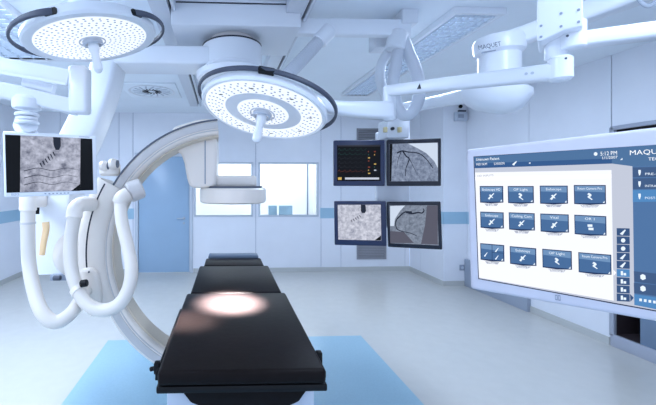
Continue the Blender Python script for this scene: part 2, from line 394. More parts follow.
# glass fronted cabinet in the right wall
t = thing('wall_cabinet', 'recessed wall cabinet with dark inside, mostly behind the big display', 'cabinet', (XR2, (cabY0+cabY1)/2, cabZ0))
mb = MB(); D = .4; f = .03
mb.box((XR2+.01, cabY0, cabZ0), (XR2+D, cabY0+.02, cabZ1)); mb.box((XR2+.01, cabY1-.02, cabZ0), (XR2+D, cabY1, cabZ1)); mb.box((XR2+.01, cabY0, cabZ0), (XR2+D, cabY1, cabZ0+.02)); mb.box((XR2+.01, cabY0, cabZ1-.02), (XR2+D, cabY1, cabZ1)); mb.box((XR2+D-.02, cabY0, cabZ0), (XR2+D, cabY1, cabZ1))
mb.build('carcass', 'brown', t)
mb = MB()
mb.box((XR2-.015, cabY0, cabZ1-f), (XR2+.02, cabY1, cabZ1+.01), 0, .004); mb.box((XR2-.015, cabY0, cabZ0-.1), (XR2+.02, cabY1, cabZ0+.02), 0, .004); mb.box((XR2-.015, cabY1-f, cabZ0), (XR2+.02, cabY1+.01, cabZ1), 0, .004)
mb.build('frame', 'alu', t)
for k in range(1, 5):
    z = cabZ0 + (cabZ1-cabZ0)*k/5; MB().box((XR2+.03, cabY0+.02, z-.01), (XR2+D-.02, cabY1-.02, z+.01)).build('shelf', 'brown', t)
ym = WX(640, 330, XR2).y
MB().box((XR2+.0, cabY0, cabZ0+.02), (XR2+.012, ym, cabZ1-.35), 0, .003).build('door', 'tint', t)

# ------------------------------------------------------------------ operating table
TX = .072
t = thing('operating_table', 'long black padded operating table in the middle of the room', 'operating table', (TX, 1.235, 0)); t.rotation_euler = (0, 0, -.016)
ZT = .94
def pad(y0, y1, w, z1=ZT, th=.054, m='cush', nm='mattress'):
    return MB().box((TX-w/2, y0, z1-th), (TX+w/2, y1, z1), 0, .014, 3).build(nm, m, t)
pad(1.235, 2.125, .6); pad(2.128, 2.83, .558); pad(2.833, 3.12, .49)
o = pad(3.125, 3.26, .45, ZT+.02, .09, 'cush2', 'head_rest'); o['label'] = 'blue grey head rest at the far end'
MB().box((TX-.305, 1.24, ZT-.082), (TX+.305, 2.1, ZT-.056), 0, .006).build('table_top', 'black', t)
MB().box((TX-.26, 2.1, ZT-.09), (TX+.26, 3.2, ZT-.056), 0, .008).build('table_top', 'black', t)
for s in (-1, 1):
    mb = MB(); x = TX+s*.325; mb.box((x-.006, 1.35, ZT-.095), (x+.006, 2.05, ZT-.068), 0, .003)
    for y in (1.4, 1.7, 2.0): mb.cyl((x-s*.03, y, ZT-.08), (x, y, ZT-.08), .009)
    mb.build('side_rail', 'black', t)
# clamps on the rails
x = TX-.335
mb = MB(); mb.box((x-.012, 1.4, ZT-.1), (x+.012, 1.43, ZT-.055), 0, .004); mb.cyl((x-.005, 1.415, ZT-.08), (x-.03, 1.415, ZT-.085), .009, bevel=.003); mb.build('rail_clamp', 'black', t)
x = TX+.33
mb = MB(); mb.box((x-.012, 1.44, ZT-.1), (x+.012, 1.47, ZT-.04), 0, .005); mb.build('rail_clamp', 'black', t)
P = [W(177, 388, 1.27), W(309, 388, 1.27), W(299, 402, 1.27), W(286, 408, 1.27), W(205, 410, 1.27), W(190, 404, 1.27)]
MB().prism(P, (0, .35, 0), 0, .01).build('underbody', 'cush', t)
MB().box((TX-.288, 1.36, ZT-.25), (TX+.288, 2.15, ZT-.083), 0, .012).build('frame', 'lgrey', t)
MB().box((TX-.17, 1.5, .12), (TX+.17, 2.0, ZT-.25), 0, .03, 3).build('column', 'offw', t)
MB().box((TX-.27, 1.2, .0), (TX+.27, 2.35, .13), 0, .03, 3).build('base', 'lgrey', t)

# ------------------------------------------------------------------ surgical lamps
def disc_basis(cpx, cpy, d, ratio, ang):
    O = W(cpx, cpy, d); vr = (CAM - O).normalized(); ri = vr.cross(UP).normalized()
    if ri.dot(RT) < 0: ri = -ri
    dn = ri.cross(vr).normalized()
    if dn.z > 0: dn = -dn
    ul = (ri*math.cos(ang) + dn*math.sin(ang)).normalized(); mn = (dn*math.cos(ang) - ri*math.sin(ang)).normalized()
    al = math.acos(ratio); n = (vr*math.cos(al) + mn*math.sin(al)).normalized()
    return O, ul, n.cross(ul).normalized(), n
def surgical_light(label, cpx, cpy, d, a_px, ratio, ang, kind):
    O = W(cpx, cpy, d); vr = (CAM - O).normalized()
    # local view basis
    ri = vr.cross(UP).normalized() * -1; 
    if ri.dot(RT) < 0: ri = -ri
    dn = ri.cross(vr).normalized()
    if dn.z > 0: dn = -dn
    ul = (ri*math.cos(ang) + dn*math.sin(ang)).normalized()
    mn = (dn*math.cos(ang) - ri*math.sin(ang)).normalized()
    al = math.acos(ratio)
    n = (vr*math.cos(al) + mn*math.sin(al)).normalized(); w = n.cross(ul).normalized()
    R = a_px*d/F
    t = thing('surgical_light', label, 'surgical lamp', O, 'round surgical lamps')
    def pt(r, a, h=0): return O + (ul*math.cos(a) + w*math.sin(a))*r + n*h
    k = R/.354
    MB().lathe([(0, -.13*k), (.10*k, -.125*k), (.2*k, -.095*k), (.295*k, -.05*k), (.322*k, -.02*k), (.325*k, .0), (.318*k, .012*k), (.308*k, .014*k), ((.304 if kind == 2 else .277)*k, .008*k), (0, .004*k)], O, n, 0, 72).build('housing', 'white' if kind == 2 else 'offw', t)
    mb = MB()
    def ledrow(r, cnt, a0=0, r2=.0055):
        for i in range(cnt):
            a = a0 + 2*PI*i/cnt
            c = pt(r*k, a, .0125*k); q = [c + (ul*math.cos(b) + w*math.sin(b))*r2*k for b in [2*PI*j/8 for j in range(8)]]
            mb.face(q, 1)
    if kind == 2:
        mb.lathe([(.196*k, .004*k), (.2*k, .011*k), (.298*k, .011*k), (.303*k, .005*k)], O, n, 0, 64)
        mb.lathe([(0, .012*k), (.128*k, .012*k), (.136*k, .004*k)], O, n, 0, 48)
        for r, c in ((.214, 34), (.23, 36), (.247, 40), (.265, 42), (.283, 46)): ledrow(r, c, r*30)
        for r, c in ((.06, 12), (.078, 16), (.096, 20), (.114, 24)): ledrow(r, c, r*20)
        mb.lathe([(.137*k, .0055*k), (.196*k, .0055*k)], O, n, 2, 48)
        for i in range(8):
            a = 2*PI*i/8 + .3; c = pt(.245*k, a, .0135*k)
            mb.box((0, 0, 0), (.001, .001, .001), 3) if False else mb.face([c + ul*x*k + w*y*k for x, y in ((-.012, -.005), (.002, -.007), (.012, .004), (.0, .006))], 3)
    else:
        mb.lathe([(0, .012*k), (.268*k, .012*k), (.276*k, .005*k)], O, n, 0, 64)
        for i, r in enumerate((.09, .115, .14, .165, .19, .215, .24, .258)): ledrow(r, int(10+r*150), r*17, .006)
    mb.build('lamp_face', ['lens', 'led', 'lens2', 'ledk'], t)
    mb = MB(); mb.lathe([(.05*k, .006*k), (.05*k, .03*k), (.042*k, .034*k), (.036*k, .03*k), (.036*k, .008*k)], O, n, 0, 32); mb.lathe([(.066*k, .008*k), (.066*k, .018*k), (.061*k, .018*k), (.061*k, .008*k)], O, n, 0, 32); mb.build('handle_socket', 'lgrey', t)
    MB().lathe([(0, .012*k), (.026*k, .014*k), (.026*k, .06*k), (.02*k, .075*k), (.019*k, .1*k), (.024*k, .135*k), (.022*k, .16*k), (.012*k, .172*k), (0, .174*k)], O, n, 0, 28).build('handle', 'white', t)
    return t, O, n, ul, w, k, pt
sec = rrect(.016, .024, .006)
# right, lower lamp
L2, O2, n2, u2, v2, k2, pt2 = surgical_light('round surgical lamp with a thin dark hoop, hanging above the operating table', 263, 111.5, 1.8, 68.8, .425, math.radians(13), 2)
# image-up angle
hO, hu, hv, hn = disc_basis(266, 105.5, 1.83, .4, math.radians(13))
arc = [hO + (hu*math.cos(x) + hv*math.sin(x))*(68.5*1.83/F) for x in [math.radians(k) for k in range(0, 360, 5)]]
ia, ib, top = near_px(arc, 210.6, 116), near_px(arc, 318, 135), near_px(arc, 265, 70)
st = 1 if (ib - ia) % 72 > 36 else -1
idx = [ia + st*j for j in range(0, ((ib-ia)*st) % 72 + 1)]
path = [arc[i % 72] for i in idx]
MB().sweep(path, rrect(.014, .022, .005), up=hn).build('rim_handle', 'dgrey', L2)
pd = arc[top]; inn = (O2-pd).normalized()
MB().sweep([pd - inn*.006, pd + inn*.04 - n2*.0], rrect(.07, .024, .006), up=hn).build('handle_mount', 'black', L2)
for q in (path[2], path[-3]):
    MB().sweep([q, q + (O2-q)*.12], rrect(.03, .018, .005), up=hn).build('handle_mount', 'dgrey', L2)
# back yoke + fork arm + drop tube + spring arm
bk = O2 - n2*.1*k2
MB().lathe([(0, -.02), (.075, -.01), (.085, .02), (.075, .06), (0, .065)], O2 - n2*.17*k2, n2, 0, 32).build('back_hub', 'white', L2)
e = W(389, 111, 1.9)
path = spline([bk, W(300, 96, 1.86), W(332, 107, 1.86), W(362, 110, 1.88), e], 6)
MB().sweep(path, lambda f: rrect(.05+.04*f, .04+.05*min(1, f*1.2), .018), up=(0,0,1)).build('fork_arm', 'white', L2)
tl = W(388.5, 91, 1.9)
MB().cyl(W(389, 121, 1.9), W(389, 86, 1.9), .033, bevel=.01).build('drop_tube', 'white', L2)
hub = W(563, 71, 1.2)
MB().sweep([tl - (hub-tl)*.01, hub], rrect(.055, .058, .012), up=(0,0,1)).build('spring_arm', 'white', L2)
d1 = (hub-tl).normalized(); c = tl + d1*.27; cc = W(424, 86, 1.9 - .7*36/170); 
# small triangle mark on the arm
s_ = d1.cross(UP).normalized(); fs = s_ if s_.dot(CAM-tl) > 0 else -s_
upn = fs.cross(d1); upn = upn if upn.z > 0 else -upn
p = tl + d1*((hub-tl).length*.285) + fs*.0285
MB().prism([p + d1*.012 - upn*.012, p - d1*.012 - upn*.012, p + upn*.014], fs*.001).build('warning_mark', 'ledk', L2)
mb = MB()
for q in (.875, .9):
    p = tl + (hub-tl)*q + fs*.027; MB().cyl(p, p+fs*.003, .005, 0, 12).build('screw', 'lgrey', L2)

# left, upper lamp
L1, O1, n1, u1, v1, k1, pt1 = surgical_light('round surgical lamp at the upper left with two dark side grips', 92, 39, 1.75, 69, .36, math.radians(-12), 1)
arc = [pt1(.40*k1, math.radians(x), -.01) for x in range(0, 360, 5)]
ix = [(p - O1).dot(RT) for p in arc]; lft = ix.index(min(ix)); rgt = ix.index(max(ix))
up_ = [(p - O1).dot(UP) for p in arc]
arc = [pt1(.366*k1, math.radians(x), -.012) for x in range(0, 360, 4)]
def grip(i0, i1, im):
    n = len(arc); f = [(i0+j) % n for j in range((i1-i0) % n + 1)]; g = [(i0-j) % n for j in range((i0-i1) % n + 1)]
    ids = f if im in f and len(f) < n*.7 else g
    path = []
    for j, i in enumerate(ids):
        sn = math.sin(PI*j/(len(ids)-1)); path.append(O1 + (arc[i]-O1)*(.84 + .16*sn**.5))
    MB().sweep(path, lambda f: rrect(.015, .014+.03*abs(f-.5), .005), up=n1).build('side_grip', 'dgrey', L1)
    for q in (path[1], path[-2]): MB().sweep([q, q + (O1-q)*.1], rrect(.06, .028, .008), up=n1).build('grip_mount', 'black', L1)
grip(near_px(arc, 52, 8), near_px(arc, 42, 66), near_px(arc, 8, 40)); grip(near_px(arc, 142, 2), near_px(arc, 147, 48), near_px(arc, 166, 22))
p = O1 - n1*.12*k1
MB().lathe([(0, -.02), (.08, -.01), (.085, .03), (.07, .06), (0, .065)], O1 - n1*.17*k1, n1, 0, 32).build('back_hub', 'white', L1)
tp = V((O1.x+.0, O1.y+.02, ZC-.03))
MB().cyl(O1 - n1*.14*k1, tp, .04, bevel=.005).build('drop_tube', 'white', L1)
MB().cyl(tp - UP*.03, V((tp.x, tp.y, ZC)), .1, bevel=.01).build('ceiling_plate', 'white', L1)

# ------------------------------------------------------------------ multi-arm ceiling column (right)
bH = hub.copy()
t = thing('ceiling_column', 'white boxy ceiling column with a screwed cover and stacked pivots, above the big display', 'ceiling column', (bH.x, bH.y, ZC))
A, B = W(538, 36, 1.2), W(583, 33, 1.2)
cx = (A.x+B.x)/2; y0 = min(A.y, B.y)
Pq = [W(538, 40, 1.17), W(583, 30, 1.17)]; zt = ZC
r_ = (Pq[1]-Pq[0]); r_.z = 0
q0, q1 = Pq
back = FW*.2
vd = ray(562, 184); vd.z = 0; vd.normalize(); sd_ = V((vd.y, -vd.x, 0)); o_ = W(560, 30, 1.17)
def fp(x, y):                                   # point of the cover's front plane
    q = ray(x, y); return CAM + q*((o_-CAM).dot(vd)/q.dot(vd))
def up_to(p): return V((p.x, p.y, zt))
pl_ = [up_to(fp(537, 20)), up_to(fp(583, 20)), fp(583, 26), fp(564, 30), fp(541, 41), fp(537, 41)]
MB().prism(pl_, vd*.16, 0, .014, 4).build('cover', 'white', t)
mb = MB()
for x, y in ((541, 26), (541, 37), (578.5, 10), (578.5, 22), (561, 13.5), (561, 26.5)):
    p = fp(x, y); MB().cyl(p, p - vd*.003, .004, 0, 10).build('screw', 'grey', t)
c = W(573, 40, 1.2); MB().cyl(V((c.x, c.y, W(0, 49, 1.2).z)), V((c.x, c.y, W(0, 22, 1.2).z)), .035, bevel=.004).build('upper_pivot', 'white', t)
c = W(556, 50, 1.24); MB().cyl(V((c.x, c.y, W(0, 60, 1.24).z)), V((c.x, c.y, W(0, 30, 1.24).z)), .031, bevel=.004).build('middle_pivot', 'white', t)
c = W(560.5, 70, 1.21); MB().cyl(V((c.x, c.y, W(0, 81, 1.21).z)), V((c.x, c.y, W(0, 57, 1.21).z)), .034, bevel=.008).build('lower_pivot', 'white', t)
mb = MB()
for x, y in ((567, 36), (565.5, 58.5)):
    MB().lathe([(0, 0), (.004, .0), (.004, .003), (0, .003)], W(x, y, 1.168 if y < 50 else 1.18), -FW, 0, 10).build('screw', 'dgrey', t)
colT = t
# arm that reaches right and drops behind the big display
a0, a1 = W(573, 41.5, 1.24), W(700, 25, 1.1)
MB().sweep([a0, a1], rrect(.06, .052, .01), up=(0,0,1)).build('side_arm', 'white', t)
mb = MB()

# ------------------------------------------------------------------ panel frame for screens
class Panel:
    def __init__(s, TL, TR, BR, BL, hgt):
        dL = hgt*F/(BL[1]-TL[1]); dR = hgt*F/(BR[1]-TR[1])
        a, b, c, d = W(*TL, dL), W(*TR, dR), W(*BR, dR), W(*BL, dL)
        s.O = (a+b+c+d)/4; s.r = ((b+c)-(a+d)).normalized(); u = ((a+b)-(c+d)); s.u = (u - s.r*u.dot(s.r)).normalized(); s.n = s.r.cross(s.u).normalized()
        if s.n.dot(CAM - s.O) < 0: s.n = -s.n
    def uv(s, x, y):
        q = ray(x, y); tt = (s.O-CAM).dot(s.n)/q.dot(s.n); p = CAM + q*tt - s.O
        return p.dot(s.r), p.dot(s.u)
    def at(s, uv, h=0): return s.O + s.r*uv[0] + s.u*uv[1] + s.n*h
    def S(s, x, y, h=0): return s.at(s.uv(x, y), h)
    def slab(s, mb, u0, u1, v0, v1, h0, h1, mi=0, bevel=0, seg=2):
        return mb.hexa([s.at((u0, v0), h1), s.at((u1, v0), h1), s.at((u1, v1), h1), s.at((u0, v1), h1), s.at((u0, v0), h0), s.at((u1, v0), h0), s.at((u1, v1), h0), s.at((u0, v1), h0)], mi, bevel, seg)
    def rect(s, mb, u0, u1, v0, v1, h, mi=0): return mb.face([s.at((u0, v0), h), s.at((u1, v0), h), s.at((u1, v1), h), s.at((u0, v1), h)], mi)
    def quad(s, mb, pts, h, mi=0): return mb.face([s.S(x, y, h) for x, y in pts], mi)
    def line(s, mb, pts, wd, h, mi=0):             # flat ribbon through pixel points, wd metres (or list)
        P = spline([V((*s.uv(x, y), 0)) for x, y in pts], 5); n = len(P)
        L = []; Rr = []
        for i in range(n):
            tg = (P[min(i+1, n-1)] - P[max(i-1, 0)]).normalized(); nn = V((-tg.y, tg.x, 0))
            w = wd*(1-.6*i/(n-1)) / 2
            L.append(P[i]+nn*w); Rr.append(P[i]-nn*w)
        for i in range(n-1): mb.face([s.at(p, h) for p in (L[i], L[i+1], Rr[i+1], Rr[i])], mi)

def display(name, label, quad, scr, hgt, depth, frame_m, group=None, cat='monitor', bev=.008):
    P = Panel(*quad, hgt)
    us = [P.uv(*q) for q in quad]; u0 = (us[0][0]+us[3][0])/2; u1 = (us[1][0]+us[2][0])/2; v1 = (us[0][1]+us[1][1])/2; v0 = (us[2][1]+us[3][1])/2
    t = thing(name, label, cat, P.at(((u0+u1)/2, v0), -depth/2), group)
    mb = MB(); P.slab(mb, u0, u1, v0, v1, -depth, 0, 0, bev, 3)
    cm, um, vm = .75, (u1-u0)*.16, (v1-v0)*.16
    P.slab(mb, u0+um, u1-um, v0+vm, v1-vm, -depth-.03, -depth+.002, 0, .012, 2)
    mb.build('casing', frame_m, t)
    ss = [P.uv(*q) for q in scr]
    S0 = ((ss[0][0]+ss[3][0])/2, (ss[1][0]+ss[2][0])/2, (ss[2][1]+ss[3][1])/2, (ss[0][1]+ss[1][1])/2)
    return t, P, (u0, u1, v0, v1), S0

# --- bank of four
HB = .395
X1 = xray('xray_mottled', (138, 142, 160), (214, 216, 228), 34, 3)
X2 = xray('xray_heart', (86, 98, 120), (146, 158, 182), 40, 7)
X3 = xray('xray_coronary', (88, 98, 114), (140, 150, 168), 40, 11)
X0 = xray('xray_left', (98, 102, 120), (196, 200, 218), 26, 17)
LT, DK, BLK = glow('xray_pale', (196, 208, 226)), glow('xray_vessel', (30, 36, 52)), glow('screen_black', (4, 5, 8))
MIDG = glow('xray_shadow', (84, 84, 98))
bank = 'four screens on the hanging bracket'
def bank_screen(lab, quad, scr, fm):
    return display('flat_monitor', lab, quad, scr, HB, .045, fm, bank)
# upper left: vital signs
t, P, U, S_ = bank_screen('dark screen with coloured vital sign readings, top left of the four', ((334, 140.3), (385, 139.8), (385, 186), (334, 186)), ((337, 145), (380.5, 145), (380.5, 181), (337, 181)), 'navy')
gr = glow('trace_green', (36, 80, 70)); rd = glow('trace_red', (130, 62, 44)); ye = glow('trace_yellow', (200, 170, 90)); wh = glow('trace_white', (190, 196, 212)); gy = glow('trace_grey', (54, 54, 60))
mb = MB(); P.rect(mb, *S_, .001, 0)
P.quad(mb, ((337.5, 145.2), (380, 145.2), (380, 146.4), (337.5, 146.4)), .0015, 5)
P.quad(mb, ((338, 177.3), (341.6, 177.3), (341.6, 179.8), (338, 179.8)), .0015, 3)
P.quad(mb, ((345, 177.5), (379, 177.5), (379, 179.5), (345, 179.5)), .0015, 4)
for r in range(6):
    y = 150 + r*4.3; pts = []
    for i in range(22):
        x = 338 + i*1.35; pts.append((x, y + (-1.6 if i % 4 == 1 else .6 if i % 4 == 2 else 0)))
    P.line(mb, pts, .0018, .0015, (1, 1, 5, 5, 5, 2)[r])
random.seed(2)
for r in range(9):
    for cx_ in (368, 374):
        if random.random() < .75:
            w = random.uniform(.6, 2.2); y = 148 + r*3.1
            P.quad(mb, ((cx_, y), (cx_+w, y), (cx_+w, y+1.1), (cx_, y+1.1)), .0015, random.choice((1, 2, 2, 3, 3, 4)))
mb.build('screen', [BLK, gr, rd, ye, wh, gy], t)
# upper right
t, P, U, S_ = bank_screen('screen with a dark branching vessel under a pale corner, top right of the four', ((387, 139.8), (441, 138), (441.5, 186), (387, 186)), ((389.5, 144), (438, 142.5), (438, 181), (389.5, 181.5)), 'nearblack')
mb = MB(); P.rect(mb, *S_, .001, 0)
P.quad(mb, ((408, 143.6), (437.5, 142.8), (437.8, 168), (434, 161), (426, 153), (418, 148.5)), .0014, 2)
P.line(mb, [(397, 153), (402, 151), (408, 152), (415, 152.6), (421, 154.5), (427, 160), (433, 168)], .013, .0018, 1)
P.line(mb, [(403, 151.5), (406, 156), (409, 158.5), (408, 163), (406, 168), (405.5, 176)], .012, .0018, 1)
P.line(mb, [(409, 158), (413, 166), (416, 172)], .005, .0018, 1); P.line(mb, [(401, 152), (398, 160), (397, 168)], .005, .0018, 1)
P.quad(mb, ((389.6, 144), (392.5, 144), (391.2, 181.2), (389.6, 181.2)), .0014, 3)
mb.build('screen', [X2, DK, LT, BLK], t)
# lower left
t, P, U, S_ = bank_screen('screen with a pale mottled picture and short dark plug, bottom left of the four', ((334.3, 201.2), (386.3, 201), (386.5, 246.3), (334.5, 245)), ((338, 205), (381, 204.5), (381, 240.3), (338, 239.8)), 'navy')
mb = MB(); P.rect(mb, *S_, .001, 0)
P.quad(mb, ((360.8, 204.8), (365.5, 204.8), (366, 211), (364.8, 213), (362, 213), (360.8, 211)), .0016, 1)
for i in range(5): x = 351 + i*2.1; y = 220 - i*1.2; P.line(mb, [(x, y), (x+1, y+1.6), (x+1.3, y+2.4)], .009, .0016, 3)
P.quad(mb, ((374.5, 240.2), (381, 235.5), (381, 240.3)), .0016, 2)
mb.build('screen', [X1, DK, BLK, MIDG], t)
# lower right
t, P, U, S_ = bank_screen('screen with a looping dark vessel and shadowed side, bottom right of the four', ((387.2, 201.8), (441.5, 201.5), (441.5, 249.8), (387.2, 247)), ((390, 205.3), (438, 205.3), (438, 245), (390, 243.5)), 'nearblack')
mb = MB(); P.rect(mb, *S_, .001, 0)
P.quad(mb, ((390.2, 206), (405, 205.6), (400, 211), (395, 219), (394, 226), (390.2, 226)), .0013, 2)
P.quad(mb, ((427, 205.5), (437.8, 205.5), (437.8, 244.6), (421, 244), (425, 225)), .0013, 3)
P.quad(mb, ((390.2, 231), (404, 232), (414, 243), (390.2, 243)), .0013, 3)
P.line(mb, [(412, 212), (405, 212), (400, 216), (396, 221), (396.5, 228), (401, 231), (410, 233), (417, 236)], .012, .0018, 1)
P.line(mb, [(406, 212), (412, 213.5), (418, 212.5), (422, 213), (424, 210.5), (423, 208.5)], .016, .0018, 1)
mb.build('screen', [X3, DK, LT, MIDG], t)

# --- bracket carrying the four screens, with bearing arm
d = 3.07
t = thing('screen_bracket', 'white hanging post and arm with a bowl shaped joint, carrying the four screens', 'monitor bracket', W(392, 200, d))
mb = MB(); A, B = W(377, 228, d+.12), W(411, 132, d+.12)
mb.box((A.x, A.y, A.z), (B.x, A.y+.05, B.z), 0, .012); mb.build('back_plate', 'white', t)
A, B = W(383, 139, d), W(405, 121, d)
mb = MB(); mb.box((A.x, A.y-.08, A.z), (B.x, A.y+.1, B.z), 0, .012); mb.build('terminal_box', 'offw', t)
mb = MB()
for x in (386, 400.5): p = W(x, 129.5, d-.105); MB().box((p.x-.014, p.y, p.z-.022), (p.x+.014, p.y+.03, p.z+.022), 0, .004).build('connector', 'yell', t)
for x, y, dz_ in ((381, 163, 3.08), (402, 163, 3.0), (381, 223, 3.13), (402, 223, 3.06)):
    MB().cyl(W(x, y, 3.19), W(x, y, dz_), .03, 0, 16).build('mount_arm', 'lgrey', t)
p = W(393, 128.5, d-.1); MB().cyl(p, p + FW*.02, .014, 0, 12).build('connector', 'ledk', t)
MB().cyl(W(394, 122, d), W(394, 101, d), .06, bevel=.01).build('neck', 'white', t)
dm = 2.0
MB().sweep(spline([W(394, 110, d), W(425, 104, 2.75), W(461, 97, 2.2), W(485, 92, dm)], 5), rrect(.07, .085, .02), up=(0,0,1)).build('lower_arm', 'white', t)
# bowl: shallow dish that widens to the right
c = W(495, 92, dm); nn = (UP*1.0 + RT*.18 - FW*.28).normalized()
kk = dm/F
MB().lathe([(0, -.12), (.07, -.115), (.12, -.095), (.155, -.055), (.168, -.015), (.172, .02), (.164, .045), (.13, .06), (0, .065)], c, nn, 0, 56).build('bowl_joint', 'white', t)
c2_ = W(499, 80, dm)
MB().cyl(W(499, 90, dm), W(499, 53, dm), .103, bevel=.012, seg=40).build('neck', 'white', t)
# upper arm with name plate, rising to the right
ca = W(486, 50, dm)
a1 = W(646, 3, 1.75)
pth = [W(484, 48, dm), W(520, 37, dm-.05), W(560, 22, 1.92), W(640, -8, 1.76), W(700, -30, 1.65)]
MB().sweep(pth, lambda f: rrect(.13, .085+.03*f, .02), up=(0,0,1)).build('upper_arm', 'white', t)
capc = W(499, 48, dm)
MB().lathe([(0, -.05), (.1, -.05), (.122, -.03), (.128, .03), (.12, .05), (0, .052)], capc, UP, 0, 40).build('end_cap', 'white', t)
mb = MB(); rr = (RT*.97 + FW*.12 + UP*.22).normalized(); uu = (UP - rr*UP.dot(rr)).normalized()
text_mesh(mb, 'MAQUET', W(478.5, 50, dm-.136), rr, uu, .034, 0)
mb.build('lettering', 'text', t)
p_ = W(482, 53.4, dm-.137); mb = MB(); mb.hexa([p_, p_+rr*.085, p_+rr*.085+uu*.006, p_+uu*.006, p_+FW*.004, p_+rr*.085+FW*.004, p_+rr*.085+uu*.006+FW*.004, p_+uu*.006+FW*.004]); mb.build('underline', 'grey', t)
MB().tube(spline([W(638, -2, 1.68), W(643, 4, 1.66), (W(650, 6, 1.66)), W(660, -3, 1.68)]), .008).build('cable', 'lgrey', t)

# --- hose loops at the bracket
hp = W(398, 40, dB)
t = thing('hose_bundle', 'grey supply hoses hanging in loops above the four screens', 'hose', hp)
dd = dB
MB().tube(spline([W(401, 38, dd), W(396, 62, dd), W(393, 85, dd), W(396, 104, dd), W(402, 114, dd), (W(410, 114, dd)), W(417, 104, dd), W(419.5, 88, dd), W(415, 68, dd), W(408, 52, dd), W(403, 38, dd)], 8), .043).build('hose', 'hose2', t)
MB().tube(spline([W(397, 42, dd+.08), W(390, 50, dd+.08), W(382, 63, dd+.1), W(380, 78, dd+.1), W(384, 92, dd+.15), W(390, 104, dd+.2), W(393, 118, dd+.28)], 8), .036).build('hose', 'hose', t)
MB().cyl(W(399, 32, dd), W(394, 50, dd), .07, bevel=.012).build('collar', 'offw', t)

# ------------------------------------------------------------------ ceiling mounted C-arm x-ray machine
t = thing('c_arm_x_ray_machine', 'large white C shaped x-ray machine hanging from ceiling rails left of the operating table', 'x-ray machine', W(75, 250, 2.6))
CA = t
# carriage
yc0, yc1, zc0 = 2.42, 2.98, ZC-.18
xa, xb = W(171, 10, 2.42).x, WZ(300, 8, ZC-.08).x+.02
MB().box((xa, yc0, zc0-.005), (xb, yc1, ZC), 0, .012).build('carriage', 'offw', t)
MB().box((xa+.02, yc0-.004, ZC-.034), (xb-.02, yc0+.02, ZC-.026)).build('carriage_seal', 'slot', t)
# swivel drum
dc = W(232, 55, 2.68)
MB().lathe([(0, 0), (.232, 0), (.236, .01), (.236, .03), (.228, .035), (.228, .18), (.222, .19), (0, .19)], V((dc.x, dc.y, zc0-.25)), UP, 0, 56).build('swivel_drum', 'offw', t)
mb = MB(); mb.lathe([(0, .186), (.226, .186), (.226, .197), (.15, .2), (0, .2)], V((dc.x, dc.y, zc0-.25)), UP, 0, 56); mb.lathe([(0, .19), (.17, .19), (.17, .25), (0, .25)], V((dc.x, dc.y, zc0-.25)), UP, 1, 48); mb.build('drum_bearing', ['slot', 'lgrey'], t)
MB().lathe([(0, 0), (.26, 0), (.27, .012), (.27, .045), (.25, .06), (0, .06)], V((dc.x+.0, dc.y-.02, zc0-.31)), UP, 0, 56).build('swivel_disc', 'white', t)
# overhead boom
bz0, bz1 = 2.468, 2.6
bx0 = W(100, 60, 2.55).x
MB().box((bx0, dc.y-.15, bz0), (dc.x, dc.y+.13, bz1), 0, .02, 3).build('overhead_boom', 'white', t)
# descending arm
yy = 2.62
pth = spline([W(111, 55, yy), W(106, 80, yy), W(95, 110, yy), W(80, 143, yy), W(67, 170, yy), W(59, 200, yy), W(56, 235, yy), W(57, 270, yy)], 6)
MB().sweep(pth, lambda f: rrect(.17 + .12*min(1, f*1.15), .26, .03), up=FW).build('descending_arm', 'white', t)
# rotation drum and sleeve
MB().lathe([(0, 0), (.13, 0), (.16, .02), (.17, .06), (.17, .15), (.16, .17), (0, .175)], W(72, 252, 2.56), (RT*.86 - FW*.5).normalized(), 0, 48).build('rotation_drum', 'offw', t)
# C ring
CC = W(228, 246, 2.6); tilt = math.radians(4); yw = math.radians(4)
e1 = (RT*math.cos(yw) + FW*math.sin(yw)).normalized(); 
nb = (-FW*math.cos(yw) + RT*math.sin(yw)).normalized()      # front normal before tilt
e2 = (UP*math.cos(tilt) - nb*math.sin(tilt)).normalized(); nf = (nb*math.cos(tilt) + UP*math.sin(tilt)).normalized()
RO, RI, WD = .925, .815, .32
def cp(r, a, h=0): return CC + e1*(r*math.cos(a)) + e2*(r*math.sin(a)) + nf*h
A0, A1, NS = math.radians(95), math.radians(268), 72
angs = [A0 + (A1-A0)*i/NS for i in range(NS+1)]
def ring(mb, sect, mi=0, aa=None):
    tb = bmesh.new(); rs = []
    for a in (aa or angs): rs.append([tb.verts.new(cp(r, a, h)) for r, h in sect])
    k = len(sect)
    for A, B in zip(rs, rs[1:]):
        for j in range(k): tb.faces.new((A[j], B[j], B[(j+1) % k], A[(j+1) % k]))
    tb.faces.new(rs[0]); tb.faces.new(rs[-1]); bmesh.ops.recalc_face_normals(tb, faces=tb.faces); mb.add(tb, mi)
def rs_(r0, r1, h0, h1, b=.02):
    return [((r0+r1)/2 + x, (h0+h1)/2 + y) for x, y in rrect(r1-r0, h1-h0, b, 3)]
mb = MB(); ring(mb, rs_(RI, RO, -WD/2, WD/2, .03)); mb.build('c_ring', 'white', t)
mb = MB(); ring(mb, rs_(RO-.018, RO-.006, WD/2-.004, WD/2+.004, .003), 0, [a for a in angs if a < math.radians(158)]); mb.build('guide_track', 'seam', t)
mb = MB(); ring(mb, rs_(RI+.02, RI+.028, WD/2-.004, WD/2+.003, .003)); mb.build('guide_track', 'lgrey', t)
mb = MB(); ring(mb, rs_(RO-.075, RO-.024, WD/2-.004, WD/2+.006, .004)); mb.build('guide_strip', 'lgrey', t)
mb = MB(); ring(mb, rs_(RI-.012, RI+.004, -WD/2+.06, WD/2-.06, .005)); mb.build('inner_liner', 'beige', t)
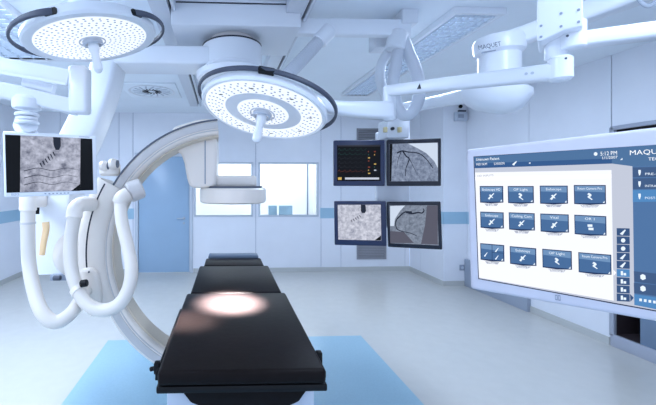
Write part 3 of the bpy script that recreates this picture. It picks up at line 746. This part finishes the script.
# cradle that grips the ring on its left
ca = [math.radians(151 + 54*i/24) for i in range(25)]
mb = MB(); ring(mb, rs_(RO-.09, RO+.11, -WD/2-.03, WD/2+.025, .05), 0, ca); mb.build('ring_cradle', 'offw', t)
mb = MB(); ring(mb, rs_(RO+.03, RO+.04, WD/2+.02, WD/2+.028, .002), 0, [math.radians(152 + 36*i/24) for i in range(25)]); mb.build('cradle_seam', 'slot', t)
# little knobs on the cradle
kb = W(110, 167, 2.45)
MB().cyl(W(110, 176, 2.46), W(110, 163, 2.46), .07, bevel=.015).build('knob_base', 'white', t)
for x, y in ((104, 166), (113, 164)):
    p = W(x, y, 2.4); mb = MB(); mb.lathe([(0, -.03), (.03, -.024), (.04, 0), (.03, .026), (0, .03)], p, RT, 0, 20); mb.build('knob', 'white', t)
    MB().cyl(p + RT*.028, p + RT*.036, .026, 0, 20).build('knob_cap', 'seam', t)
# detector housing: slab at the top end of the ring
dp = 2.62
poly = [(172, 127), (196, 119.5), (209, 118), (216, 121), (217, 150), (216.5, 187), (205, 188), (194, 188), (189, 186), (186.5, 178), (184, 163), (180.5, 153), (173, 149.5)]
MB().prism([W(x, y, dp) for x, y in poly], FW*.3, 0, .025, 3).build('detector_housing', 'white', t)
MB().prism([W(x, y, dp-.004) for x, y in ((204.6, 124), (205.6, 124), (205.6, 184), (204.6, 184))], FW*.01).build('housing_seam', 'grey', t)
dcx = W(234.5, 184, 2.75)
A, B = W(214, 187, 2.66), W(257, 175.5, 2.66)
MB().box((A.x-.06, A.y, A.z), (B.x, A.y+.26, B.z), 0, .02, 3).build('detector_mount', 'white', t)
zt_, zb_ = W(0, 188.2, 2.6).z, W(0, 204, 2.6).z
cD = V((W(233, 190, 2.78).x, 2.78, zb_)); rD = (265-199)/2*2.78/F
MB().lathe([(0, 0), (rD-.02, 0), (rD-.004, .01), (rD, .03), (rD, zt_-zb_-.012), (rD-.01, zt_-zb_), (0, zt_-zb_)], cD, UP, 0, 64).build('detector', 'white', t)
MB().lathe([(0, 0), (rD-.03, 0), (rD-.03, .014), (0, .014)], cD + UP*(zt_-zb_), UP, 0, 56).build('detector_seam', 'seam', t)
# tube housing at the lower end, under the table
lp = cp((RI+RO)/2, math.radians(266)); 
MB().sweep([lp, lp + e1*.12 + UP*.12], rrect(.24, .24, .05), up=nf).build('tube_housing', 'white', t)
MB().box((lp.x-.1, lp.y-.14, lp.z+.02), (lp.x+.26, lp.y+.14, lp.z+.24), 0, .04, 3).build('tube_housing', 'offw', t)
# joint drum for the hose, right of the cradle
jp = W(131, 193, 2.35)
MB().lathe([(0, 0), (.06, 0), (.07, .012), (.07, .09), (.06, .1), (0, .1)], jp - RT*.02 + UP*.0, (RT*.7 + FW*.3 + UP*.3).normalized(), 0, 32).build('hose_joint', 'lgrey', t)
# hoses
def hose(pts, r, d):
    return MB().tube(spline([W(x, y, dd) for x, y, dd in pts], 8), r, 0, 18).build('hose', 'hose', t)
hose([(28, 195, 2.15), (28, 230, 2.15), (29, 262, 2.15), (34, 290, 2.1), (42, 312, 2.05), (55, 322, 2.05), (69, 315, 2.1), (79, 302, 2.2), (86, 290, 2.3)], .0405, 2.15)
hose([(75, 214, 2.2), (71, 238, 2.2), (71, 265, 2.18), (76, 285, 2.15), (86, 303, 2.12), (102, 310, 2.1), (118, 305, 2.1), (128, 290, 2.12), (131.5, 270, 2.15), (128, 248, 2.2), (122, 222, 2.25), (120, 200, 2.3)], .0405, 2.2)
hose([(120, 203, 2.3), (122, 198, 2.3), (128, 194, 2.32)], .05, 2.3)
A = W(28, 197, 2.15)
MB().lathe([(0, .12), (.03, .112), (.045, .09), (.048, .06), (.048, -.02), (.042, -.025), (0, -.025)], A - UP*.06, UP, 0, 28).build('hose_cap', 'white', t)
MB().cyl(W(28, 222, 2.15), W(28, 224, 2.15), .045).build('hose_ring', 'lgrey', t)
mb = MB(); mb.sweep([W(28, 200, 2.16), W(46, 200, 2.6)], rrect(.07, .1, .02), up=(0,0,1)); mb.build('hose_bracket', 'white', t)
mb = MB(); mb.sweep(spline([W(74, 218, 2.2), W(76, 208, 2.22), W(83, 204, 2.28), W(92, 204, 2.36)], 6), circ(.049, 20)); mb.build('hose_cap', 'white', t)
MB().cyl(W(77, 288, 2.15), W(79.5, 291.5, 2.14), .048).build('hose_ring', 'white', t)
p = W(84, 284, 2.1); MB().cyl(p - RT*.02, p + RT*.02 + UP*.008, .022, 0, 18, .004).build('hose_plug', 'black', t)
A = W(92, 292, 2.25)
MB().prism([W(x, y, 2.3) for x, y in ((78, 270), (90, 268), (97, 274), (100, 290), (101, 304), (96, 310), (84, 306), (77, 295))], FW*.16, 0, .03, 3).build('service_plate', 'offw', t)
p = W(88.5, 269.5, 2.28); MB().lathe([(0, 0), (.006, 0), (.006, .004), (0, .004)], W(89, 272, 2.295), -FW, 0, 12).build('screw', 'dgrey', t)
mb = MB(); q = W(57, 278, 2.45); mb.box((q.x-.05, q.y, q.z-.02), (q.x+.08, q.y+.06, q.z+.02), 0, .006); mb.build('bracket', 'grey', t)
q = W(55, 278, 2.42); MB().cyl(q - RT*.01, q + RT*.04, .018, 0, 16, .003).build('bracket_pin', 'dgrey', t)
# ochre hand grip
MB().sweep(spline([W(45.5, 222, 2.34), W(46, 230, 2.34), W(43.5, 243, 2.34), W(42, 255, 2.34)], 5), lambda f: rrect(.046-.012*f, .03, .01), up=FW).build('hand_grip', 'ochre', t)
bpy.data.objects['hand_grip']['label'] = 'ochre yellow hand grip'
p = W(37, 205, 2.4); MB().cyl(W(37.5, 214, 2.44), W(38, 202, 2.44), .012, 0, 12).build('latch', 'black', t)

# ------------------------------------------------------------------ left monitor and its folded arm
t, P, U, S_ = display('flat_monitor', 'white framed screen with a grey x-ray picture between black bars, at the left edge', ((4.5, 131), (97, 136), (97, 194), (3, 197.5)), ((6, 134.5), (93, 139), (92.5, 190.5), (5.5, 192.5)), .36, .05, 'white')
mb = MB(); P.rect(mb, *S_, .001, 0)
P.quad(mb, ((20.5, 135.5), (80.5, 138.4), (80, 190.8), (20, 192)), .0014, 1)
P.quad(mb, ((53, 137.2), (60.5, 137.6), (60.8, 146), (59, 150), (55.5, 150), (53.5, 145)), .0018, 3)
P.quad(mb, ((20.5, 165), (80, 178), (80, 190.6), (20, 191.8)), .0016, 4) if False else None
random.seed(5)
for i in range(6): x = 40 + i*2.6; y = 163 - i*2.2; P.line(mb, [(x, y), (x+1.5, y+3), (x+2.4, y+4.4)], .008, .0018, 3)
for i in range(3):
    y = 168 + i*7; P.line(mb, [(24, y+3), (38, y), (52, y+2.5), (66, y), (78, y+2)], .004, .0018, 3)
P.quad(mb, ((71, 191), (80, 184), (80, 190.8)), .0018, 0)
mb.build('screen', [BLK, X0, LT, DK, MIDG], t)
mb = MB(); 
o_ = P.at((U[0]+.03, U[2]+.009), .0012); text_mesh(mb, 'EIZO', o_, P.r, P.u, .017)
mb.build('lettering', 'grey', t)
for i in range(7): u = (U[0]+U[1])/2 - .05 + i*.02; mb = MB(); P.slab(mb, u, u+.009, U[2]+.010, U[2]+.015, -.001, .0015); mb.build('button', 'grey', t)
mb = MB(); P.rect(mb, U[1]-.1, U[1]-.04, U[3]-.012, U[3]-.009, .0012); mb.build('marking', 'grey', t)
mc = P.at((0, U[3]), -.08)
t = thing('monitor_arm', 'pale folded ceiling arm with two stacked beams holding the left edge screen', 'monitor arm', W(80, 90, 1.95))
da = 2.02
MB().sweep([W(-60, 55, da-.1), W(70, 78, da)], rrect(.07, .085, .012), up=(0,0,1)).build('upper_beam', 'white', t)
MB().sweep([W(-60, 60, da-.16), W(-20, 69, da-.13), W(66, 84, da-.06)], rrect(.02, .02, .006), up=(0,0,1)).build('edge_trim', 'white', t)
MB().sweep([W(-30, 83, da-.12), W(78, 108, da)], rrect(.07, .085, .012), up=(0,0,1)).build('lower_beam', 'offw', t)
MB().sweep([W(24, 82, da-.03), W(54, 90, da)], rrect(.06, .06, .02), up=(0,0,1)).build('end_cover', 'white', t)
c = W(78, 95, da); A, B = W(71, 114, da), W(89, 67, da); MB().box((A.x, A.y-.05, A.z), (B.x, A.y+.05, B.z), 0, .02, 3).build('elbow_post', 'white', t)
c = W(25, 100, da-.02)
MB().lathe([(0, 0), (.07, 0), (.075, .01), (.075, .05), (.06, .07), (0, .07)], W(27, 109, da-.05), UP, 0, 32).build('pivot', 'white', t)
mb = MB()
for i, y in enumerate((113, 117, 121)): mb.cyl(W(27, y+3.4, da-.05), W(27, y, da-.05), .062 - .008*(i % 2), 0, 28, .006)
mb.build('pivot_rings', 'white', t)
p = W(27, 122, da-.05)
MB().sweep([p, W(24, 130, da+.02)], rrect(.12, .09, .03), up=FW).build('mount', 'white', t)
mb = MB(); q = mc
mb.sweep([W(24, 129, da+.02), V((mc.x-.05, mc.y+.03, mc.z-.08)) ], rrect(.08, .05, .015), up=FW); mb.build('mount_link', 'lgrey', t)

# ------------------------------------------------------------------ big display on the right
HD = .52
# right side continues beyond the frame
t, P, U, S_ = display('large_touch_display', 'large silver framed touch display on the right showing rows of blue tiles', ((465, 149), (656, 127), (656, 322), (470, 289)), ((473.5, 156.5), (656, 144.5), (656, 311.3), (478, 279)), HD, .06, 'silver', cat='display')
u0, u1, v0, v1 = U; ext = .3
sL0 = P.uv(473.5, 156.5); sL1 = P.uv(478, 279)
# rebuild casing with its full width
for c in list(t.children): bpy.data.objects.remove(c, do_unlink=True)
TLu, BLu, TRu, BRu = P.uv(465.5, 149.5), P.uv(470, 289), P.uv(656, 127), P.uv(656, 322)
def ex(a, b): s = (u1+ext-a[0])/(b[0]-a[0]); return (a[0]+(b[0]-a[0])*s, a[1]+(b[1]-a[1])*s)
TRe, BRe = ex(TLu, TRu), ex(BLu, BRu)
mb = MB(); fr = [BLu, BRe, TRe, TLu]
mb.hexa([P.at(q, 0) for q in fr] + [P.at(q, -.055) for q in fr], 0, .012, 4)
mb.build('casing', 'silver', t)
mb = MB(); P.slab(mb, u0+.1, u1+ext-.1, v0+.08, v1-.08, -.09, -.053, 0, .012); mb.build('back_cover', 'grey', t)
sTL, sBL, sTR, sBR = P.uv(473.5, 156.5), P.uv(478.3, 279), P.uv(656, 144.5), P.uv(656, 311.3)
sTRe, sBRe = ex(sTL, sTR), ex(sBL, sBR)
sTRe = (sTRe[0]-.03, sTRe[1]); sBRe = (sBRe[0]-.03, sBRe[1])
G = {}
names = ['line', 'bg', 'hdr', 'hdr2', 'white', 'tile', 'tile_hi', 'tile_edge', 'ink', 'side', 'side_hi', 'icon', 'icon_sel', 'shadow', 'whitetxt', 'stripe_hi', 'greytxt']
cols = [(40, 50, 78), (186, 192, 208), (72, 108, 150), (46, 84, 134), (238, 241, 249), (66, 102, 148), (106, 140, 180), (30, 50, 88), (226, 238, 252), (74, 110, 156), (60, 86, 126), (50, 78, 120), (76, 130, 184), (170, 176, 192), (245, 249, 255), (250, 251, 255), (150, 154, 168)]
mats_ = [glow('display_'+n, c) for n, c in zip(names, cols)]; I = {n: i for i, n in enumerate(names)}
mb = MB(); h = .0006
mb.face([P.at(q, h) for q in (sBL, sBRe, sTRe, sTL)], I['line'])
XEND = proj(P.at(sTRe))[0]
def qd(pts, k, nm):                             # sides that run off to the right reach the end of the screen
    out = []; n = len(pts)
    for i, (x, y) in enumerate(pts):
        if x == 720:
            a, b = pts[i-1], pts[(i+1) % n]; q = a if a[0] < 720 else b
            y = q[1] + (y-q[1])*(XEND-q[0])/(720-q[0]); x = XEND
        out.append((x, y))
    P.quad(mb, out, h*k, I[nm])
XE = P  # extents to the right in pixels for off-frame parts
qd(((474.3, 157), (720, 140.6), (720, 321.8), (479, 278.2)), 2, 'bg')
qd(((474.3, 157), (720, 140.6), (720, 163.2), (656, 165.5), (632, 166.2), (612, 163.6), (475, 168.3)), 3, 'hdr')
qd(((474.8, 163.6), (612, 158.4), (612, 163.6), (475, 168.3)), 4, 'hdr2')
qd(((475.3, 172.5), (611.6, 170), (613.8, 300.6), (479.3, 277.6)), 3, 'white')
qd(((475.4, 177), (611.7, 174.2), (611.75, 178), (475.6, 180.6)), 4, 'stripe_hi')
qd(((632.5, 166.2), (656, 165.5), (720, 163.2), (720, 321.8), (634.5, 304.8)), 3, 'side')
for y0_, y1_, nm in ((167.5, 177.4, 'side_hi'), (178.4, 189.2, 'side_hi'), (190.2, 202, 'icon_sel')):
    k = (y0_-184)/60; qd(((632.8, y0_), (720, y0_-2.0), (720, y1_-1.6), (632.9, y1_)), 4, nm)
    cy = (y0_+y1_)/2; qd(((638.5, cy-2.5), (641, cy-2.5), (641, cy+.2), (640.2, cy+3), (639.3, cy+3), (638.5, cy+.2)), 6, 'ink')
for y0_, y1_ in ((271, 281.5), (282.5, 293)):
    qd(((633.9, y0_), (720, y0_+9), (720, y1_+11), (634.2, y1_)), 4, 'side_hi'); cy = (y0_+y1_)/2+.6
    qd(((640.5, cy-1.8), (643, cy-3), (645.5, cy-1.6), (646, cy+1.8), (643, cy+3), (640.7, cy+1.6)), 6, 'ink')
qd(((634.2, 294), (720, 306.5), (720, 321.6), (634.5, 304.6)), 4, 'icon_sel')
for i in range(4):
    x = 639.5 + i*4.6; y = 299.6+i*.7; qd(((x, y-1.4), (x+2.6, y-1.2), (x+2.6, y+1.6), (x, y+1.2)), 6, 'ink')
# tiles
T = [[(480, 186, 503.5, 202.5, 0), (508, 186, 534, 203, 0), (540, 185.6, 568, 203.6, 0), (574, 185, 606, 204, 0)],
     [(480.5, 211.5, 504, 227.6, .8), (509, 212.2, 535, 229.4, 1), (540.5, 213.4, 569, 231.4, 1), (574.5, 214.6, 606.5, 234, 1.5)],
     [(480.5, 243, 504.5, 259.5, 2), (510, 246, 536.5, 263.6, 2.2), (542.5, 248.6, 572, 267.2, 2.4), (578.5, 252, 611.5, 272, 2.6)]]
txt = [['Endoscope HD', 'OP Light', 'Endoscope', 'Room Camera Pro'], ['Endoscope', 'Ceiling Cam', 'Vital', 'OR 1'], ['', 'Endoscopy', 'OP Light', 'Room Camera Pro']]
cap = [['Left', 'Wall', 'Center', 'Table Monitor'], ['Monitor B', 'Right', 'Monitor C', 'Monitor A'], ['Multi', 'Monitor D', 'Monitor F', 'Monitor E']]
def img_text(s, x, y, px_h, nm, k=8, align='CENTER', slope=0, wpx=None):
    o_ = P.S(x, y, h*k); o2 = P.S(x, y-px_h, h*k); sz = (o2-o_).length*1.35
    q = P.S(x+5, y+5*slope, h*k); r_ = (q-o_).normalized(); u_ = P.n.cross(r_).normalized()
    if u_.dot(P.u) < 0: u_ = -u_
    if wpx:
        q = P.S(x+wpx, y+wpx*slope, h*k) if align == 'LEFT' else P.S(x+wpx/2, y+wpx/2*slope, h*k)*2 - o_
        m2 = MB(); text_mesh(m2, s, (0, 0, 0), (1, 0, 0), (0, 1, 0), sz, 0, align); xs = [v.co.x for v in m2.bm.verts]; m2.bm.free()
        r_ = r_ * ((q-o_).length/(max(xs)-min(xs)))
    text_mesh(mb, s, o_, r_, u_, sz, I[nm], align)
for r in range(3):
    for c in range(4):
        x0, y0_, x1, y1_, sl = T[r][c]; w = x1-x0; hh = y1_-y0_; cx = (x0+x1)/2
        # monitor shaped tile: slightly bowed foot
        qd(((x0, y0_), (x1, y0_+sl), (x1+.3, y1_+sl), (cx, y1_+sl/2+.9), (x0+.4, y1_)), 5, 'tile_edge')
        qd(((x0+.9, y0_+.9), (x1-.9, y0_+sl+.9), (x1-.7, y1_+sl-.9), (x0+1.2, y1_-.9)), 6, 'tile')
        qd(((x0+.9, y0_+.9), (x1-.9, y0_+sl+.9), (x1-.85, y0_+sl+hh*.38), (x0+1, y0_+hh*.32)), 7, 'tile_hi')
        qd(((x0+w*.2, y1_+sl*.2+1), (x1-w*.2, y1_+sl*.8+1), (x1-w*.28, y1_+sl*.7+3.4), (x0+w*.28, y1_+sl*.3+3.4)), 5, 'shadow')
        qd(((x1-3, y1_+sl-1.2), (x1-1.1, y1_+sl-3.2), (x1-1, y1_+sl-1.1)), 8, 'ink')
        if txt[r][c]: img_text(txt[r][c], cx, y0_+sl/2+4.6, 2.6, 'ink', 9, slope=sl/w, wpx=w*(.78 if len(txt[r][c]) > 10 else .55 if len(txt[r][c]) > 6 else .3))
        img_text(cap[r][c], cx, y1_+sl/2+3.2, 2.2, 'whitetxt', 9, slope=sl/w, wpx=w*(.5 if len(cap[r][c]) > 6 else .26))
        cy = (y0_+y1_)/2 + sl/2 + 2
        if (r, c) == (2, 0):
            qd(((cx-.2, y0_+1.6), (cx+.3, y0_+1.6), (cx+.4, y1_+.8), (cx-.1, y1_+.8)), 8, 'tile_edge')
            qd(((cx, cy-2.2), (x1-1, cy-1.4), (x1-1, cy-1), (cx, cy-1.8)), 8, 'tile_edge')
            for ox, oy in ((-6, 0), (5, -4.5), (5, 3)): P.line(mb, [(cx+ox-1.5, cy+oy+2), (cx+ox, cy+oy), (cx+ox+1.5, cy+oy-2)], .004, h*9, I['ink'])
        elif c in (1,) and r == 0 or (r, c) in ((0, 3), (2, 2), (2, 3)):
            P.line(mb, [(cx-1.6, cy-3), (cx+.8, cy-1.4), (cx-1, cy+.4), (cx+.6, cy+1.6), (cx+2.6, cy+3.2)], .006, h*9, I['ink'])
        elif (r, c) == (1, 3):
            qd(((cx-2.6, cy-2.8), (cx+2.2, cy-2.8), (cx+2.4, cy-.4), (cx-2.4, cy-.4)), 9, 'ink'); qd(((cx-1.6, cy+.4), (cx+3.4, cy+.6), (cx+3.4, cy+3), (cx-1.6, cy+2.8)), 9, 'ink')
        else:
            P.line(mb, [(cx-2.6, cy+2.8), (cx-.2, cy), (cx+2.8, cy-3)], .006, h*9, I['ink']); P.line(mb, [(cx-1.6, cy-1.6), (cx+.2, cy+.4), (cx+1.6, cy+1.6)], .005, h*9, I['ink'])
# icon column
for i in range(9):
    y0_ = 228 + i*8.15; y1_ = y0_ + 7.6; s0 = .3 + i*.05
    qd(((616.8, y0_), (629.8, y0_+s0), (630, y1_+s0), (617, y1_)), 5, 'icon_sel' if i == 5 else 'icon')
    cy = (y0_+y1_)/2 + .3; cx = 623.4
    if i in (0, 3, 4): P.line(mb, [(cx-2, cy+2.2), (cx, cy), (cx+2.2, cy-2.4)], .006, h*7, I['ink'])
    elif i in (1, 2): qd([(cx+2.3*math.cos(a), cy+2.2*math.sin(a)) for a in [k*PI/4 for k in range(8)]], 7, 'ink')
    else:
        qd(((cx-2.4, cy-2), (cx-.2, cy-2), (cx-.1, cy+2.2), (cx-2.3, cy+2.2)), 7, 'ink'); qd(((cx+.4, cy-.2), (cx+3, cy), (cx+3, cy+2.4), (cx+.4, cy+2.2)), 7, 'ink')
qd(((630.2, 293.8), (634, 297.6), (630.6, 301.6)), 5, 'icon'); qd(((613.6, 269.5), (616.6, 272.6), (613.8, 275.6)), 5, 'white')
# header writing
sl = -.05
img_text('Unknown Patient', 476.6, 160.9, 2.9, 'whitetxt', 8, 'LEFT', sl, 23)
img_text('MED NUM', 476.8, 165.6, 2.4, 'whitetxt', 8, 'LEFT', sl, 10.5); img_text('SURGEON', 494.4, 164.9, 2.4, 'whitetxt', 8, 'LEFT', sl, 10.5)
P.line(mb, [(513.5, 165), (515, 163.4), (517, 161.4)], .007, h*8, I['ink']); qd(((529.3, 163), (530.5, 162.2), (531.2, 163.2), (530, 164)), 8, 'ink')
img_text('HD INPUTS', 478, 177, 2.0, 'greytxt', 8, 'LEFT', sl)
qd([(596+1.9*math.cos(a), 154+1.9*math.sin(a)) for a in [k*PI/5 for k in range(10)]], 8, 'ink')
img_text('5:12 PM', 600.6, 155.7, 4.0, 'whitetxt', 8, 'LEFT', -.06, 16.5); img_text('1/1/2007', 602, 159.4, 2.8, 'whitetxt', 8, 'LEFT', -.06, 15)
qd(((620.5, 160), (622.7, 157.8), (622.8, 159.9)), 8, 'ink')
img_text('MAQUET', 629.5, 155.2, 5.0, 'whitetxt', 8, 'LEFT', -.05, 39); img_text('TEGRIS', 648.4, 160.6, 3.2, 'whitetxt', 8, 'LEFT', -.05, 19)
for s, y in (('PRE-OP', 174), ('INTRA-OP', 186), ('POST-OP', 198)): img_text(s, 645, y+1, 2.4, 'ink', 8, 'LEFT', 0, 18)
mb.build('screen', mats_, t)
mb = MB(); a, b = P.uv(555, 294.5), P.uv(561, 300.8)
for k in range(2):
    x = a[0] + (b[0]-a[0])*(.52*k); w = (b[0]-a[0])*.44
    for (p0, p1, q0, q1) in ((0, 1, 0, .18), (0, 1, .82, 1), (0, .2, 0, 1), (.8, 1, 0, 1)):
        P.rect(mb, x+w*p0, x+w*p1, b[1]+(a[1]-b[1])*q0, b[1]+(a[1]-b[1])*q1, .0008)
mb.build('logo_badge', 'grey', t)
# arm from the column down to the back of the display
bkp = P.at(((u0+u1+ext)/2+.1, .0), -.088)
top_ = V((a1.x, a1.y, 0))
a_end = W(700, 25, 1.1)
mb = MB(); mb.cyl(a_end + UP*.02, V((a_end.x, a_end.y, bkp.z-.03)), .03, bevel=.005); mb.build('drop_tube', 'white', colT)
mb = MB(); mb.sweep([V((a_end.x, a_end.y, bkp.z)), bkp], rrect(.07, .07, .015), up=(0,0,1)); mb.build('display_mount', 'grey', colT)

# ------------------------------------------------------------------ light
def area(name, loc, sx, sy, power, color=(.78, .89, 1), rot=(0, 0, 0)):
    l = bpy.data.lights.new(name, 'AREA'); l.shape = 'RECTANGLE'; l.size = sx; l.size_y = sy; l.energy = power; l.color = color
    o = bpy.data.objects.new(name, l); COL.objects.link(o); o.location = loc; o.rotation_euler = rot; return o
cT = (tx0.x + tx1.x)/2
BL_ = (.66, .79, 1)
area('ceiling_lamp_right', (cT, 3.5, ZC-.06), .5, 1.8, 42, BL_)
area('ceiling_lamp_left', (-1.93, 2.9, ZC-.06), .6, 1.5, 78, BL_)
area('ceiling_lamp_near_left', (-2.15, .6, ZC-.06), .6, 1.6, 56, BL_)
area('ceiling_lamp_near_right', (1.4, .2, ZC-.06), .6, 1.6, 30, BL_)
area('control_room_lamp', ((cx0+cx1)/2, YB+1.2, 2.55), 3.0, 1.2, 62, (.88, .95, 1))
def spot(name, loc, target, power, ang, blend, color=(1, .97, .95), size=.05):
    l = bpy.data.lights.new(name, 'SPOT'); l.energy = power; l.spot_size = ang; l.spot_blend = blend; l.color = color; l.shadow_soft_size = size
    o = bpy.data.objects.new(name, l); COL.objects.link(o); o.location = loc
    o.rotation_euler = (V(target) - V(loc)).to_track_quat('-Z', 'Y').to_euler(); return o
tg = WZ(231, 303, ZT)
spot('lamp_beam_right', O2 + n2*.2, tg, 8200, math.radians(27), 1.0)
spot('lamp_beam_left', O1 + n1*.2, WZ(187, 320, ZT), 1300, math.radians(15), 1.0, (1, .82, .74))
wd = bpy.data.worlds.new('World'); SC.world = wd; wd.use_nodes = True
wd.node_tree.nodes['Background'].inputs[0].default_value = (.58, .72, 1, 1); wd.node_tree.nodes['Background'].inputs[1].default_value = 1.2

# ------------------------------------------------------------------ camera
c = bpy.data.cameras.new('camera'); co = bpy.data.objects.new('camera', c); COL.objects.link(co)
co.location = CAM; co.rotation_euler = (PI/2, 0, -YAW)
c.sensor_fit = 'HORIZONTAL'; c.sensor_width = 36; c.lens = F/656*36
c.shift_x = (328-PPX)/656; c.shift_y = (PPY-202.5)/656; c.clip_start = .02
SC.camera = co
# the x-ray machine's enamel is a warmer white than the ceiling pendants
warm = {'white_lacquer': mat('warm_white_enamel', (240, 231, 221), .3, coat=.2), 'off_white_plastic': mat('warm_white_plastic', (234, 225, 215), .4), 'grey_hose': mat('warm_grey_hose', (226, 218, 209), .42), 'light_grey_plastic': mat('warm_grey_plastic', (204, 200, 198), .4)}
for o in CA.children:
    if base_name(o) in ('overhead_boom', 'carriage', 'swivel_drum', 'swivel_disc', 'descending_arm'): continue
    for sl in o.material_slots:
        if sl.material.name in warm: sl.material = warm[sl.material.name]
# small fittings belong to the part that carries them
def centre(o):
    c = [V(b) for b in o.bound_box]; return (c[0] + c[6])/2
def base(o): return o.name.split('.')[0]
for ch, pa in (('knob_cap', 'knob'), ('underline', 'end_cap'), ('lettering', 'end_cap'), ('handle', 'handle_socket'), ('door_handle', 'door_leaf'), ('drum_bearing', 'swivel_drum'),
               ('detector_seam', 'detector'), ('housing_seam', 'detector_housing'), ('guide_strip', 'c_ring'), ('guide_track', 'c_ring'), ('inner_liner', 'c_ring'), ('cradle_seam', 'ring_cradle'),
               ('hose_ring', 'hose'), ('connector', 'terminal_box'), ('carriage_seal', 'carriage'), ('button', 'casing'), ('marking', 'casing'), ('lettering', 'casing'), ('logo_badge', 'casing'),
               ('insert', 'plate'), ('slots', 'plate'), ('ring', 'plate'), ('bracket_pin', 'bracket'), ('handle_mount', 'rim_handle'), ('grip_mount', 'side_grip'), ('screw', 'cover'), ('warning_mark', 'spring_arm'), ('face', 'body')):
    for o in [o for o in SC.objects if base(o) == ch and o.parent is not None and o.parent.parent is None]:
        c = [p for p in o.parent.children if base(p) == pa and p is not o]
        if c: o.parent = min(c, key=lambda p: (centre(p) - centre(o)).length)
for o in SC.objects:
    if '_o' in o: del o['_o']
vs = SC.view_settings; SC.display_settings.display_device = 'sRGB'
vs.view_transform = 'Standard'; vs.look = 'None'; vs.gamma = 1; vs.use_curve_mapping = False; vs.exposure = .18
